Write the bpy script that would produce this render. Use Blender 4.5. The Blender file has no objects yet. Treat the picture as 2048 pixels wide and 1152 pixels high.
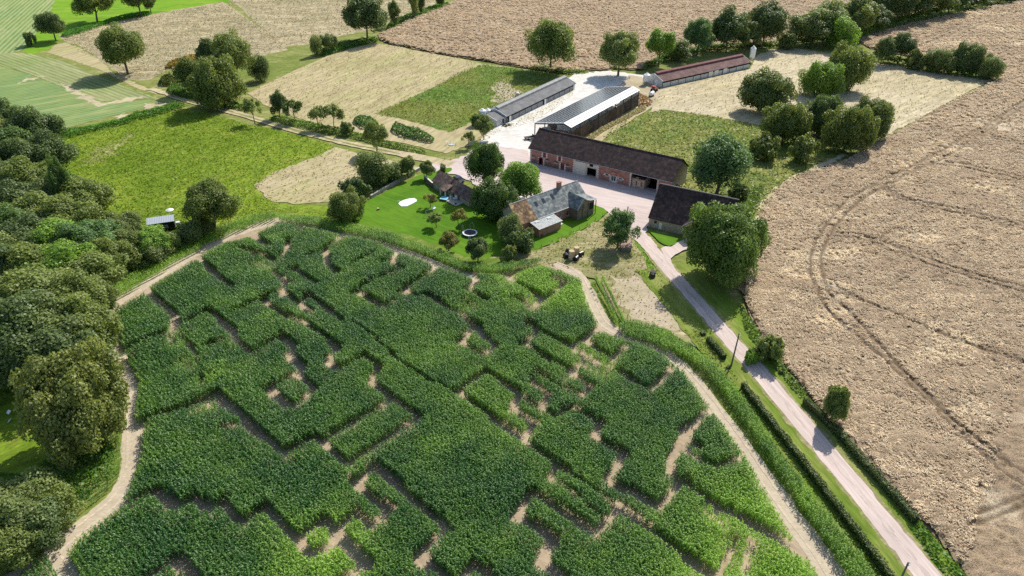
import bpy, math, random
import numpy as np
from mathutils import Matrix, Vector
from mathutils.geometry import tessellate_polygon
S = bpy.context.scene
C = S.collection
R = math.radians
# ------------------------------------------------------------------ camera, sky, sun
F = 1448.0; TH = R(32.08); RO = R(-0.81); H = 85.0
fw = np.array([0, math.cos(TH), -math.sin(TH)]); rt = np.array([1.0, 0, 0]); dn = np.cross(fw, rt)
RM = np.array([math.cos(RO)*rt + math.sin(RO)*dn, -math.sin(RO)*rt + math.cos(RO)*dn, fw])
cam = bpy.data.objects.new('camera', bpy.data.cameras.new('camera')); C.objects.link(cam)
cam.data.sensor_width = 36.0; cam.data.lens = F/2048*36; cam.data.clip_start = 1; cam.data.clip_end = 8000
M3 = Matrix([[RM[0][i], -RM[1][i], -RM[2][i]] for i in range(3)])
cam.matrix_world = Matrix.Translation((0, 0, H)) @ M3.to_4x4()
S.camera = cam
SUN_AZ, SUN_EL = R(31.0), R(44.0)                 # azimuth clockwise from +Y
w = bpy.data.worlds.new('World'); S.world = w; w.use_nodes = True
nt = w.node_tree; bg = nt.nodes['Background']
sky = nt.nodes.new('ShaderNodeTexSky'); sky.sky_type = 'NISHITA'; sky.sun_disc = False
sky.sun_elevation = SUN_EL; sky.sun_rotation = SUN_AZ; sky.air_density = 1.0; sky.dust_density = 1.2
nt.links.new(sky.outputs[0], bg.inputs[0]); bg.inputs[1].default_value = 0.125
sd = bpy.data.lights.new('sun', 'SUN'); sd.energy = 4.6; sd.angle = R(0.53); sd.color = (1.0, 0.95, 0.86)
sun = bpy.data.objects.new('sun', sd); C.objects.link(sun)
sv = Vector((math.sin(SUN_AZ)*math.cos(SUN_EL), math.cos(SUN_AZ)*math.cos(SUN_EL), math.sin(SUN_EL)))
sun.rotation_euler = sv.to_track_quat('Z', 'Y').to_euler(); sun.location = (60, 100, 120)
S.view_settings.view_transform = 'Standard'; S.view_settings.look = 'None'; S.view_settings.gamma = 1
S.view_settings.exposure = 0.25; S.view_settings.use_curve_mapping = False
S.cycles.max_bounces = 6; S.cycles.diffuse_bounces = 3; S.cycles.transmission_bounces = 3; S.cycles.transparent_max_bounces = 6
S.cycles.use_denoising = False

# ------------------------------------------------------------------ helpers
def G(x, y, z=0.0):
    """measured image point of the survey photo -> point at height z in the world"""
    d = RM.T @ np.array([(x-1024)/F, (y-576)/F, 1.0]); t = (z-H)/d[2]
    return np.array([0, 0, H]) + t*d
def P(p):
    v = RM @ (np.asarray(p, float) - [0, 0, H]); return v[0]/v[2]*F+1024, v[1]/v[2]*F+576
def depth(p): return float((np.asarray(p, float)-[0, 0, H]) @ fw)
def GP(pts, z=0.0): return np.array([G(x, y, z)[:2] for x, y in pts])
def hgt(b, ytop):
    lo, hi = 0.0, 60.0
    for _ in range(30):
        m = (lo+hi)/2
        if P((b[0], b[1], m))[1] > ytop: lo = m
        else: hi = m
    return m
def tag(o, label=None, cat=None, group=None, kind=None):
    if label: o['label'] = label
    if cat: o['category'] = cat
    if group: o['group'] = group
    if kind: o['kind'] = kind
    return o
def empty(name, loc, rz=0.0, label=None, cat=None, group=None):
    o = bpy.data.objects.new(name, None); o.empty_display_size = .3
    o.location = loc; o.rotation_euler = (0, 0, rz); C.objects.link(o)
    return tag(o, label, cat, group)
def link(name, me, mat=None, parent=None, loc=(0, 0, 0), rot=(0, 0, 0), sc=(1, 1, 1)):
    o = bpy.data.objects.new(name, me); C.objects.link(o)
    if mat is not None and not me.materials: me.materials.append(mat)
    o.location = loc; o.rotation_euler = rot; o.scale = sc
    if parent: o.parent = parent
    return o
class MB:
    def __init__(s): s.v = []; s.f = []; s.m = []
    def quad(s, a, b, c, d, m=0):
        n = len(s.v); s.v += [tuple(a), tuple(b), tuple(c), tuple(d)]; s.f.append((n, n+1, n+2, n+3)); s.m.append(m)
    def poly(s, pts, m=0):
        n = len(s.v); s.v += [tuple(p) for p in pts]; s.f.append(tuple(range(n, n+len(pts)))); s.m.append(m)
    def box(s, x0, x1, y0, y1, z0, z1, m=0, top=None):
        n = len(s.v)
        s.v += [(x, y, z) for z in (z0, z1) for y in (y0, y1) for x in (x0, x1)]
        for k, q in enumerate([(0, 2, 3, 1), (4, 5, 7, 6), (0, 1, 5, 4), (2, 6, 7, 3), (0, 4, 6, 2), (1, 3, 7, 5)]):
            s.f.append(tuple(n+i for i in q)); s.m.append(m if top is None or k != 1 else top)
        return s
    def hexa(s, p, m=0):        # 8 points: bottom 4 ring, top 4 ring
        n = len(s.v); s.v += [tuple(q) for q in p]
        for q in [(3, 2, 1, 0), (4, 5, 6, 7), (0, 1, 5, 4), (1, 2, 6, 5), (2, 3, 7, 6), (3, 0, 4, 7)]:
            s.f.append(tuple(n+i for i in q)); s.m.append(m)
        return s
    def tube(s, pts, rad, n=8, m=0, cap=True):
        pts = [Vector(p) for p in pts]; k0 = len(s.v)
        rads = rad if isinstance(rad, (list, tuple)) else [rad]*len(pts)
        for i, p in enumerate(pts):
            d = (pts[min(i+1, len(pts)-1)]-pts[max(i-1, 0)]).normalized()
            a = d.cross(Vector((0, 0, 1)) if abs(d.z) < .95 else Vector((1, 0, 0))).normalized(); b = d.cross(a)
            for j in range(n):
                t = 2*math.pi*j/n; s.v.append(tuple(p + (a*math.cos(t)+b*math.sin(t))*rads[i]))
        for i in range(len(pts)-1):
            for j in range(n):
                a0 = k0+i*n+j; a1 = k0+i*n+(j+1) % n
                s.f.append((a0, a1, a1+n, a0+n)); s.m.append(m)
        if cap:
            s.f.append(tuple(k0+j for j in range(n))[::-1]); s.m.append(m)
            s.f.append(tuple(k0+(len(pts)-1)*n+j for j in range(n))); s.m.append(m)
        return s
    def lathe(s, prof, n=16, c=(0, 0, 0), m=0, cap=True):
        k0 = len(s.v)
        for r, z in prof:
            for j in range(n):
                t = 2*math.pi*j/n; s.v.append((c[0]+r*math.cos(t), c[1]+r*math.sin(t), c[2]+z))
        for i in range(len(prof)-1):
            for j in range(n):
                a0 = k0+i*n+j; a1 = k0+i*n+(j+1) % n
                s.f.append((a0, a1, a1+n, a0+n)); s.m.append(m)
        if cap:
            s.f.append(tuple(k0+j for j in range(n))[::-1]); s.m.append(m)
            s.f.append(tuple(k0+(len(prof)-1)*n+j for j in range(n))); s.m.append(m)
        return s
    def build(s, name, mat, parent=None, loc=(0, 0, 0), rot=(0, 0, 0), smooth=False):
        me = bpy.data.meshes.new(name); me.from_pydata(s.v, [], s.f)
        for mm in (mat if isinstance(mat, (list, tuple)) else [mat]): me.materials.append(mm)
        me.polygons.foreach_set('material_index', s.m)
        if smooth: me.polygons.foreach_set('use_smooth', [True]*len(s.f))
        me.update()
        return link(name, me, None, parent, loc, rot)
def BX(name, dims, mat, parent, **k):
    return MB().box(*dims).build(name, mat, parent, **k)
def npmesh(name, V, Fq, attrs=None, smooth=False):
    """fast mesh: V (n,3), Fq (m,4) quads"""
    me = bpy.data.meshes.new(name); V = np.asarray(V, np.float32); Fq = np.asarray(Fq, np.int32)
    me.vertices.add(len(V)); me.vertices.foreach_set('co', V.ravel())
    k = Fq.shape[1]
    me.loops.add(Fq.size); me.loops.foreach_set('vertex_index', Fq.ravel())
    me.polygons.add(len(Fq)); me.polygons.foreach_set('loop_start', np.arange(len(Fq), dtype=np.int32)*k)
    me.polygons.foreach_set('loop_total', np.full(len(Fq), k, np.int32))
    if smooth: me.polygons.foreach_set('use_smooth', np.ones(len(Fq), bool))
    for an, av in (attrs or {}).items():
        a = me.attributes.new(an, 'FLOAT', 'POINT'); a.data.foreach_set('value', np.asarray(av, np.float32))
    me.update(); me.validate()
    return me
def smooth_poly(pts, closed=True, n=4):
    p = np.asarray(pts, float); N = len(p); out = []
    rng = range(N) if closed else range(N-1)
    for i in rng:
        p0 = p[(i-1) % N] if closed or i > 0 else p[0]; p1 = p[i]; p2 = p[(i+1) % N]
        p3 = p[(i+2) % N] if closed or i+2 < N else p[-1]
        for k in range(n):
            t = k/n
            out.append(.5*((2*p1)+(-p0+p2)*t+(2*p0-5*p1+4*p2-p3)*t*t+(-p0+3*p1-3*p2+p3)*t**3))
    if not closed: out.append(p[-1])
    return np.array(out)
def rough_poly(p, step, amp, rs):
    out = []
    for i in range(len(p)):
        a = p[i]; b = p[(i+1) % len(p)]; L = np.hypot(*(b-a)); k = max(1, min(400, int(L/step)))
        nrm = np.array([-(b-a)[1], (b-a)[0]])/(L+1e-9)
        for j in range(k):
            out.append(a+(b-a)*j/k+nrm*rs.normal(0, amp))
    return np.array(out)
def pip(pts, poly):
    x, y = pts[:, 0], pts[:, 1]; ins = np.zeros(len(pts), bool); n = len(poly)
    for i in range(n):
        x0, y0 = poly[i]; x1, y1 = poly[(i+1) % n]
        if y0 == y1: continue
        c = ((y0 > y) != (y1 > y)) & (x < (x1-x0)*(y-y0)/(y1-y0)+x0); ins ^= c
    return ins
def segdist(pts, lines):
    """min distance of pts to a list of polylines"""
    d = np.full(len(pts), 1e9)
    for L in lines:
        for a, b in zip(L[:-1], L[1:]):
            ab = b-a; t = np.clip(((pts-a)@ab)/(ab@ab+1e-12), 0, 1)
            q = pts-a-t[:, None]*ab; d = np.minimum(d, np.hypot(q[:, 0], q[:, 1]))
    return d
def vnoise(x, y, seed=0):
    """smooth value noise, numpy"""
    rs = np.random.RandomState(seed); T = rs.rand(256, 256)
    xi = np.floor(x).astype(int); yi = np.floor(y).astype(int); fx = x-xi; fy = y-yi
    fx = fx*fx*(3-2*fx); fy = fy*fy*(3-2*fy); g = lambda a, b: T[a & 255, b & 255]
    return (g(xi, yi)*(1-fx)+g(xi+1, yi)*fx)*(1-fy)+(g(xi, yi+1)*(1-fx)+g(xi+1, yi+1)*fx)*fy

# ------------------------------------------------------------------ materials
def newmat(name):
    m = bpy.data.materials.new(name); m.use_nodes = True; n = m.node_tree
    b = n.nodes['Principled BSDF']; b.inputs['Specular IOR Level'].default_value = .25
    return m, n, b
class NB:
    def __init__(s, n): s.n = n
    def add(s, t, **k):
        x = s.n.nodes.new('ShaderNode'+t)
        for a, v in k.items(): setattr(x, a, v)
        return x
    def coord(s, rot=0, scale=(1, 1, 1)):
        g = s.add('NewGeometry'); m = s.add('Mapping'); s.n.links.new(g.outputs['Position'], m.inputs[0])
        # mapping: rotate first, then scale
        m.vector_type = 'POINT'
        m2 = s.add('Mapping'); m.inputs['Rotation'].default_value = (0, 0, -rot)
        s.n.links.new(m.outputs[0], m2.inputs[0]); m2.inputs['Scale'].default_value = scale
        return m2.outputs[0]
    def noise(s, vec, scale, detail=4, rough=.55, dist=0):
        t = s.add('TexNoise'); t.inputs['Scale'].default_value = scale; t.inputs['Detail'].default_value = detail
        t.inputs['Roughness'].default_value = rough; t.inputs['Distortion'].default_value = dist
        s.n.links.new(vec, t.inputs['Vector']); return t.outputs['Fac']
    def ramp(s, fac, stops):
        r = s.add('ValToRGB'); e = r.color_ramp.elements
        while len(e) > 1: e.remove(e[-1])
        e[0].position = stops[0][0]; e[0].color = (*stops[0][1], 1) if not np.isscalar(stops[0][1]) else (stops[0][1],)*3+(1,)
        for p, c in stops[1:]:
            q = e.new(p); q.color = (*c, 1) if not np.isscalar(c) else (c, c, c, 1)
        s.n.links.new(fac, r.inputs[0]); return r.outputs[0]
    def mix(s, fac, a, b, mode='MIX'):
        m = s.add('Mix', data_type='RGBA', blend_type=mode)
        for v, i in ((fac, 0), (a, 6), (b, 7)):
            if hasattr(v, 'is_output') or isinstance(v, bpy.types.NodeSocket): s.n.links.new(v, m.inputs[i])
            elif i == 0: m.inputs[0].default_value = v
            else: m.inputs[i].default_value = (*v, 1)
        return m.outputs[2]
    def math(s, op, a, b=0.0):
        m = s.add('Math', operation=op)
        for v, i in ((a, 0), (b, 1)):
            if isinstance(v, bpy.types.NodeSocket): s.n.links.new(v, m.inputs[i])
            else: m.inputs[i].default_value = v
        return m.outputs[0]
    def bump(s, h, strength, dist, bsdf):
        b = s.add('Bump'); b.inputs['Strength'].default_value = strength; b.inputs['Distance'].default_value = dist
        s.n.links.new(h, b.inputs['Height']); s.n.links.new(b.outputs[0], bsdf.inputs['Normal'])
def field_mat(name, cA, cB, cC=None, rot=0.0, aspect=4.0, fine=1.6, big=.035, bump=.5, bdist=.25, patch=(.45, .62), rough=.95, contrast=.5, lines=0, lcol=None, lstr=.3, stretch2=1.0):
    """ground: two mixed colours in long soft patches + fine streaky grain (+ optional drilled rows every `lines` m)"""
    m, n, b = newmat(name); N = NB(n)
    v1 = N.coord(rot, (1.0/aspect, 1, 1)); v0 = N.coord(rot, (1.0/stretch2, 1, 1))
    f = N.noise(v1, fine, 6, .65, .6); bigN = N.noise(v0, big, 5, .6, .8); midN = N.noise(v1, fine*.22, 4, .6, .5)
    col = N.mix(N.ramp(bigN, [(patch[0], 0.0), (patch[1], 1.0)]), cA, cB)
    if cC: col = N.mix(N.ramp(midN, [(.52, 0.0), (.7, .75)]), col, cC)
    k = N.ramp(f, [(.28, 1-contrast), (.72, 1+contrast*.55)])
    col = N.mix(1.0, col, k, 'MULTIPLY')
    k2 = N.ramp(midN, [(.3, 1-contrast*.45), (.7, 1+contrast*.25)]); col = N.mix(1.0, col, k2, 'MULTIPLY')
    hh = f
    if lines:
        wv = N.add('TexWave', wave_type='BANDS', bands_direction='Y'); wv.inputs['Scale'].default_value = 1/lines*0.3141
        wv.inputs['Distortion'].default_value = .6; wv.inputs['Detail'].default_value = 2; wv.inputs['Detail Scale'].default_value = .5
        n.links.new(N.coord(rot), wv.inputs['Vector'])
        lw = N.math('MULTIPLY', N.ramp(wv.outputs['Fac'], [(.45, 0.0), (.75, 1.0)]), lstr)
        col = N.mix(lw, col, lcol or cC)
        hh = N.math('ADD', f, N.math('MULTIPLY', wv.outputs['Fac'], -.6))
    n.links.new(col, b.inputs['Base Color']); b.inputs['Roughness'].default_value = rough
    b.inputs['Specular IOR Level'].default_value = .1
    N.bump(hh, bump, bdist, b)
    return m
def plain(name, c, rough=.7, metal=0, var=.15, scale=1.5, bump=0, spec=.3):
    m, n, b = newmat(name); N = NB(n); tc = N.add('TexCoord')
    f = N.noise(tc.outputs['Object'], scale, 5, .6)
    col = N.mix(1.0, c, N.ramp(f, [(.3, 1-var), (.7, 1+var*.6)]), 'MULTIPLY')
    n.links.new(col, b.inputs['Base Color']); b.inputs['Roughness'].default_value = rough; b.inputs['Metallic'].default_value = metal
    b.inputs['Specular IOR Level'].default_value = spec
    if bump: N.bump(f, bump, .05, b)
    return m
def leaf_mat(name, base, base2, trans=.35, use_obj=True, inst=False, rough=.5, spec=.35):
    """foliage: per-leaf value attribute 'lv' (or instance attribute 'tint') mixes two leaf colours, object colour tints the tree"""
    m, n, b = newmat(name); N = NB(n)
    a = N.add('Attribute', attribute_name='tint' if inst else 'lv', attribute_type='INSTANCER' if inst else 'GEOMETRY')
    col = N.mix(a.outputs['Fac'], base, base2)
    if inst:
        a2 = N.add('Attribute', attribute_name='lv', attribute_type='GEOMETRY')
        col = N.mix(1.0, col, N.ramp(a2.outputs['Fac'], [(0, .6), (1, 1.45)]), 'MULTIPLY')
    if use_obj:
        oi = N.add('ObjectInfo'); col = N.mix(1.0, col, oi.outputs['Color'], 'MULTIPLY')
    n.links.new(col, b.inputs['Base Color']); b.inputs['Roughness'].default_value = rough; b.inputs['Specular IOR Level'].default_value = spec
    tr = N.add('BsdfTranslucent'); warm = N.mix(1.0, col, (1.5, 1.45, .75), 'MULTIPLY'); n.links.new(warm, tr.inputs[0])
    mx = N.add('MixShader'); mx.inputs[0].default_value = trans
    n.links.new(b.outputs[0], mx.inputs[1]); n.links.new(tr.outputs[0], mx.inputs[2])
    n.links.new(mx.outputs[0], n.nodes['Material Output'].inputs[0])
    return m
def ang(a, b): p, q = G(*a), G(*b); return math.atan2(q[1]-p[1], q[0]-p[0])
def crop(ox, oy, s): return lambda pts: [(ox+x/s, oy+y/s) for x, y in pts]
ZL = [0.0]
def sheet(name, pts, mat, rag=.25, step=1.5, smooth=0, label=None, seed=1, world=False):
    ZL[0] += .008
    p = np.array(pts, float) if world else GP(pts)
    if smooth: p = smooth_poly(p, True, smooth)
    if rag: p = rough_poly(p, step, rag, np.random.RandomState(seed))
    tris = tessellate_polygon([[Vector((x, y, 0)) for x, y in p]])
    me = bpy.data.meshes.new(name)
    tris = [t if ((p[t[1]]-p[t[0]])[0]*(p[t[2]]-p[t[0]])[1]-(p[t[1]]-p[t[0]])[1]*(p[t[2]]-p[t[0]])[0]) > 0 else t[::-1] for t in tris]
    me.from_pydata([(x, y, ZL[0]) for x, y in p], [], tris); me.update()
    return tag(link(name, me, mat), label, None, None, 'structure')
def ribbon(name, pts, width, mat, rag=.15, label=None, seed=1, world=False):
    """strip of ground along a line; width in metres (number or list)"""
    c = np.array(pts, float) if world else GP(pts)
    c = smooth_poly(c, False, 6); n = len(c)
    wd = np.interp(np.linspace(0, 1, n), np.linspace(0, 1, len(width)), width) if isinstance(width, (list, tuple)) else np.full(n, float(width))
    t = np.gradient(c, axis=0); t /= np.linalg.norm(t, axis=1)[:, None]+1e-9; nr = np.stack([-t[:, 1], t[:, 0]], 1)
    rs = np.random.RandomState(seed)
    a = c+nr*(wd/2+rs.normal(0, rag, n))[:, None]; b = c-nr*(wd/2+rs.normal(0, rag, n))[:, None]
    ZL[0] += .008
    V = np.concatenate([np.c_[a, np.full(n, ZL[0])], np.c_[b, np.full(n, ZL[0])]])
    Fq = np.array([(i+n, i+n+1, i+1, i) for i in range(n-1)])
    return tag(link(name, npmesh(name, V, Fq), mat), label, None, None, 'structure')

g_up = ang((60, 330), (600, 330))
m_base = field_mat('grass_rough', (.25, .275, .075), (.18, .235, .045), (.37, .33, .15), rot=.2, aspect=2, fine=1.3, big=.03, contrast=.45)
m_lawn = field_mat('lawn_grass', (.115, .24, .016), (.085, .20, .012), None, rot=ang((740, 420), (880, 470)), aspect=6, fine=1.8, big=.05, contrast=.28, bump=.35, bdist=.1)
m_meadow = field_mat('meadow_grass', (.215, .31, .028), (.125, .215, .014), (.29, .28, .06), rot=ang((250, 400), (560, 300)), aspect=2.6, fine=1.3, big=.022, contrast=.5, bump=.6, bdist=.3)
m_bright = field_mat('bright_pasture', (.19, .36, .02), (.14, .30, .015), (.24, .33, .04), rot=.2, aspect=5, fine=.8, big=.02, contrast=.35)
m_parcel = field_mat('parcel_grass', (.20, .22, .045), (.12, .21, .03), (.17, .22, .06), rot=ang((760, 230), (960, 140)), aspect=3, fine=.9, big=.035, contrast=.4)
m_rough = field_mat('tussock_grass', (.27, .28, .075), (.16, .24, .045), (.34, .31, .13), rot=.5, aspect=1.6, fine=.9, big=.05, contrast=.6, bump=.9, bdist=.5)
m_tan = field_mat('hay_stubble', (.50, .42, .24), (.43, .38, .19), (.33, .34, .13), rot=ang((520, 200), (760, 100)), aspect=7, fine=.8, big=.03, contrast=.42, bump=.5)
m_tan2 = field_mat('hay_stubble_pale', (.55, .46, .29), (.46, .40, .21), (.36, .35, .15), rot=ang((540, 390), (740, 310)), aspect=6, fine=.9, big=.03, contrast=.42)
m_stub = field_mat('straw_stubble', (.48, .41, .25), (.41, .36, .20), (.55, .46, .29), rot=.15, aspect=3, fine=.75, big=.02, contrast=.62, bump=1.0, bdist=.5)
m_mead2 = field_mat('mown_meadow', (.60, .52, .35), (.53, .45, .27), (.44, .38, .21), rot=ang((1700, 260), (1950, 170)), aspect=6, fine=.8, big=.02, contrast=.45, bump=.7)
m_dry = field_mat('dry_paddock', (.40, .34, .19), (.27, .27, .10), (.52, .42, .29), rot=.1, aspect=2.5, fine=1.1, big=.06, contrast=.4, patch=(.4, .6))
m_dust = field_mat('bare_dust', (.52, .43, .31), (.42, .36, .22), (.40, .35, .20), rot=.1, aspect=2, fine=1.2, big=.06, contrast=.25)
m_soil = field_mat('maze_soil', (.46, .36, .25), (.40, .31, .21), (.50, .40, .28), rot=-.7, aspect=2, fine=1.5, big=.1, contrast=.3, bump=.5, bdist=.12)
m_track = field_mat('track_soil', (.55, .46, .34), (.49, .41, .30), (.44, .36, .25), rot=0, aspect=1.5, fine=1.5, big=.12, contrast=.22, bump=.4, bdist=.1)
m_road = field_mat('pink_gravel_road', (.66, .545, .485), (.60, .495, .44), (.53, .43, .375), rot=ang((1300, 500), (1800, 1100)), aspect=14, fine=1.6, big=.12, contrast=.26, bump=.25, bdist=.04)
m_yard = field_mat('pink_gravel_yard', (.63, .53, .49), (.58, .475, .43), (.53, .435, .39), rot=ang((1100, 360), (1300, 400)), aspect=8, fine=1.2, big=.08, contrast=.2, bump=.25, bdist=.05)
m_white = field_mat('white_chalk_yard', (.74, .72, .67), (.69, .66, .60), (.60, .56, .46), rot=.6, aspect=2, fine=.9, big=.10, contrast=.26, bump=.2, bdist=.05)
m_rowsA = field_mat('beet_rows_upper', (.20, .30, .09), (.15, .27, .09), (.34, .34, .16), rot=ang((0, 10), (60, -35)), aspect=8, fine=1.0, big=.02, contrast=.3, lines=2.2, lcol=(.42, .42, .2), lstr=.55)
m_rowsB = field_mat('beet_rows_lower', (.15, .27, .085), (.22, .30, .09), (.36, .35, .16), rot=ang((60, 250), (250, 215)), aspect=7, fine=1.0, big=.03, contrast=.35, lines=2.0, lcol=(.33, .36, .15), lstr=.5)
m_rowsC = field_mat('beet_rows_pale', (.26, .30, .12), (.20, .28, .08), (.38, .36, .18), rot=ang((120, 120), (280, 175)), aspect=8, fine=1.0, big=.03, contrast=.35, lines=2.0, lcol=(.40, .38, .2), lstr=.4)
m_bare = field_mat('bare_clods', (.58, .50, .34), (.50, .43, .27), (.40, .38, .18), rot=.2, aspect=3, fine=1.2, big=.1, contrast=.4)

me = bpy.data.meshes.new('ground'); me.from_pydata([(-3500, -900, 0), (3500, -900, 0), (3500, 5000, 0), (-3500, 5000, 0)], [], [(0, 1, 2, 3)])
tag(link('ground', me, m_base), None, None, None, 'structure')

sheet('pasture', [(90, -60), (900, -60), (470, 2), (425, 10), (335, 24), (245, 42), (185, 60), (130, 72), (118, 82), (95, 100), (60, 110), (40, 98), (78, 50)], m_bright)
sheet('stubble_field', [(118, 70), (185, 56), (250, 38), (340, 22), (425, 7), (446, 4), (462, 14), (500, 40), (530, 62), (556, 82), (575, 100), (520, 112), (430, 122), (340, 135), (300, 160), (250, 160), (215, 130), (190, 112), (160, 92), (128, 82)], m_stub, .4)
sheet('stubble_field', [(455, -2), (700, -120), (930, -120), (885, -4), (850, 22), (800, 40), (730, 62), (650, 78), (610, 90), (560, 95), (545, 72), (505, 40), (480, 14)], m_stub, .4)
sheet('stubble_margin', [(95, 105), (110, 90), (130, 85), (160, 96), (200, 120), (230, 150), (300, 178), (318, 190), (270, 175), (200, 140), (150, 122)], m_tan)
sheet('beet_field_upper', [(-500, -130), (140, -130), (120, -30), (104, 18), (78, 58), (48, 98), (28, 106), (-20, 112), (-500, 160)], m_rowsA, .2)
sheet('beet_field_middle', [(-500, 160), (-20, 112), (28, 106), (60, 108), (120, 120), (190, 150), (270, 182), (325, 200), (335, 207), (300, 197), (205, 203), (140, 180), (60, 148), (-10, 128), (-500, 230)], m_rowsC, .2)
sheet('beet_field_lower', [(-500, 200), (-10, 130), (60, 150), (120, 172), (175, 196), (205, 205), (300, 200), (330, 208), (250, 226), (180, 243), (115, 262), (60, 280), (-20, 290), (-500, 300)], m_rowsB, .3)
for q in [[(118, 165), (150, 178), (190, 198), (205, 207), (225, 202), (285, 192), (282, 197), (222, 209), (200, 213), (178, 203), (140, 185)],
          [(288, 208), (335, 203), (330, 210), (300, 218), (285, 216)], [(222, 236), (248, 226), (255, 232), (232, 240)], [(55, 158), (90, 152), (60, 162), (30, 168)]]:
    sheet('bare_patch', q, m_bare, .9, 1.2, 0)
sheet('green_strip', [(345, 204), (310, 217), (255, 233), (190, 248), (112, 263), (112, 280), (180, 262), (250, 248), (262, 240), (320, 226), (365, 215)], field_mat('verge_green', (.12, .26, .02), (.09, .20, .02), None, rot=ang((120, 270), (300, 225)), aspect=5, fine=1, contrast=.4))
sheet('meadow', [(60, 300), (115, 280), (180, 264), (250, 250), (262, 242), (320, 228), (365, 217), (430, 232), (500, 250), (560, 262), (600, 272), (668, 291), (640, 312), (590, 330), (540, 350), (510, 374), (530, 398), (560, 408), (660, 413), (690, 415), (660, 440), (500, 470), (420, 500), (200, 500), (60, 430), (20, 350)], m_meadow, .3)
sheet('worn_patch', [(172, 320), (190, 298), (225, 285), (262, 270), (258, 285), (230, 305), (205, 318), (185, 330)], field_mat('worn_grass', (.30, .31, .10), (.22, .29, .06), (.42, .40, .2), rot=.4, aspect=2.5, fine=1, contrast=.5), 1.6, 1.0)
sheet('hay_field', [(509, 371), (540, 348), (590, 329), (640, 311), (668, 295), (700, 303), (740, 312), (800, 325), (842, 336), (800, 345), (760, 360), (720, 385), (692, 398), (664, 404), (600, 407), (548, 406), (528, 392)], m_tan2, .3)
sheet('hay_field', [(495, 187), (560, 155), (600, 137), (655, 112), (700, 98), (745, 86), (780, 91), (830, 101), (900, 114), (965, 128), (1012, 134), (1060, 140), (1000, 200), (985, 218), (940, 245), (960, 262), (975, 268), (950, 290), (920, 296), (890, 308), (862, 300), (800, 285), (740, 274), (690, 262), (640, 250), (560, 225), (520, 205)], m_tan, .3)
sheet('grass_parcel', [(750, 228), (800, 205), (862, 178), (910, 153), (962, 130), (1000, 134), (1050, 141), (1110, 150), (1135, 152), (1080, 180), (1020, 206), (985, 222), (955, 240), (932, 251), (898, 265), (860, 254), (800, 238)], m_parcel, .35)
sheet('dirt_patch', [(985, 175), (1000, 164), (1016, 166), (1030, 178), (1045, 186), (1022, 200), (1000, 205), (982, 205), (992, 190)], m_dust, .8, 1.0, 0)
sheet('mown_meadow', [(1300, 225), (1318, 178), (1400, 160), (1502, 138), (1512, 112), (1545, 100), (1590, 97), (1660, 108), (1760, 126), (1850, 140), (1930, 152), (1993, 157), (1940, 182), (1860, 225), (1755, 282), (1722, 300), (1680, 290), (1600, 260), (1500, 250), (1440, 238), (1380, 228), (1322, 222)], m_mead2, .3)
sheet('rough_grass', [(1200, 283), (1240, 260), (1290, 236), (1322, 219), (1380, 226), (1440, 236), (1512, 250), (1560, 262), (1722, 302), (1650, 330), (1640, 322), (1560, 365), (1525, 398), (1512, 440), (1500, 470), (1380, 420), (1330, 380), (1200, 310)], m_rough, .4)
ribbon('farm_path', [(1690, 310), (1665, 322), (1640, 335), (1600, 354), (1562, 380), (1530, 412), (1512, 445)], [1.5, 2.4, 3.0, 3.2, 3.0, 2.0], m_mead2, .5)
ribbon('farm_lane', [(1170, 300), (1205, 272), (1240, 248), (1280, 223), (1312, 203)], 3.6, m_tan)
sheet('chalk_yard', [(1150, 148), (1220, 142), (1292, 152), (1312, 165), (1302, 188), (1288, 205), (1270, 215), (1180, 265), (1100, 262), (1075, 300), (1052, 304), (1015, 298), (985, 294), (962, 286), (966, 272), (982, 256), (1000, 246), (1015, 243)], m_white, .5)
sheet('chalk_yard_apron', [(1030, 312), (1062, 302), (1070, 330), (1052, 322)], m_white, .1)
sheet('rubble_ground', [(1236, 172), (1262, 150), (1295, 158), (1318, 178), (1318, 200), (1296, 222), (1278, 216), (1284, 188), (1262, 176)], m_dust, .5)
sheet('gravel_yard', [(862, 326), (900, 322), (930, 312), (952, 296), (968, 285), (990, 293), (1020, 297), (1056, 303), (1062, 325), (1150, 345), (1260, 369), (1345, 388), (1340, 420), (1298, 440), (1296, 462), (1285, 470), (1318, 500), (1296, 500), (1262, 468), (1235, 440), (1206, 418), (1172, 406), (1160, 400), (1080, 405), (1020, 405), (965, 392), (955, 372), (920, 352), (880, 345), (868, 372), (848, 366), (872, 346)], m_yard, .25, 1.5)
ribbon('farm_track', [(300, 178), (325, 185), (360, 198), (420, 214), (480, 229), (540, 247), (600, 264), (660, 279), (720, 293), (800, 308), (850, 318), (905, 330)], [3.2, 2.8, 3.0, 3.4, 3.6, 3.4, 4.0, 4.5], m_tan2, .2)
ribbon('track_crown', [(340, 192), (420, 214), (480, 229), (540, 247), (600, 264), (660, 279), (720, 293), (800, 308)], .9, field_mat('track_grass', (.26, .27, .10), (.2, .24, .06), None, fine=1.2), .3)
sheet('lawn', [(722, 408), (770, 385), (810, 365), (842, 350), (868, 346), (880, 342), (868, 366), (850, 366), (868, 380), (900, 398), (955, 418), (1010, 430), (1060, 470), (1020, 492), (1005, 515), (960, 520), (930, 517), (890, 500), (820, 474), (750, 458), (700, 452), (700, 425)], m_lawn, .25)
sheet('lawn', [(860, 352), (882, 338), (905, 337), (900, 345), (880, 352)], m_lawn, .15)
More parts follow.
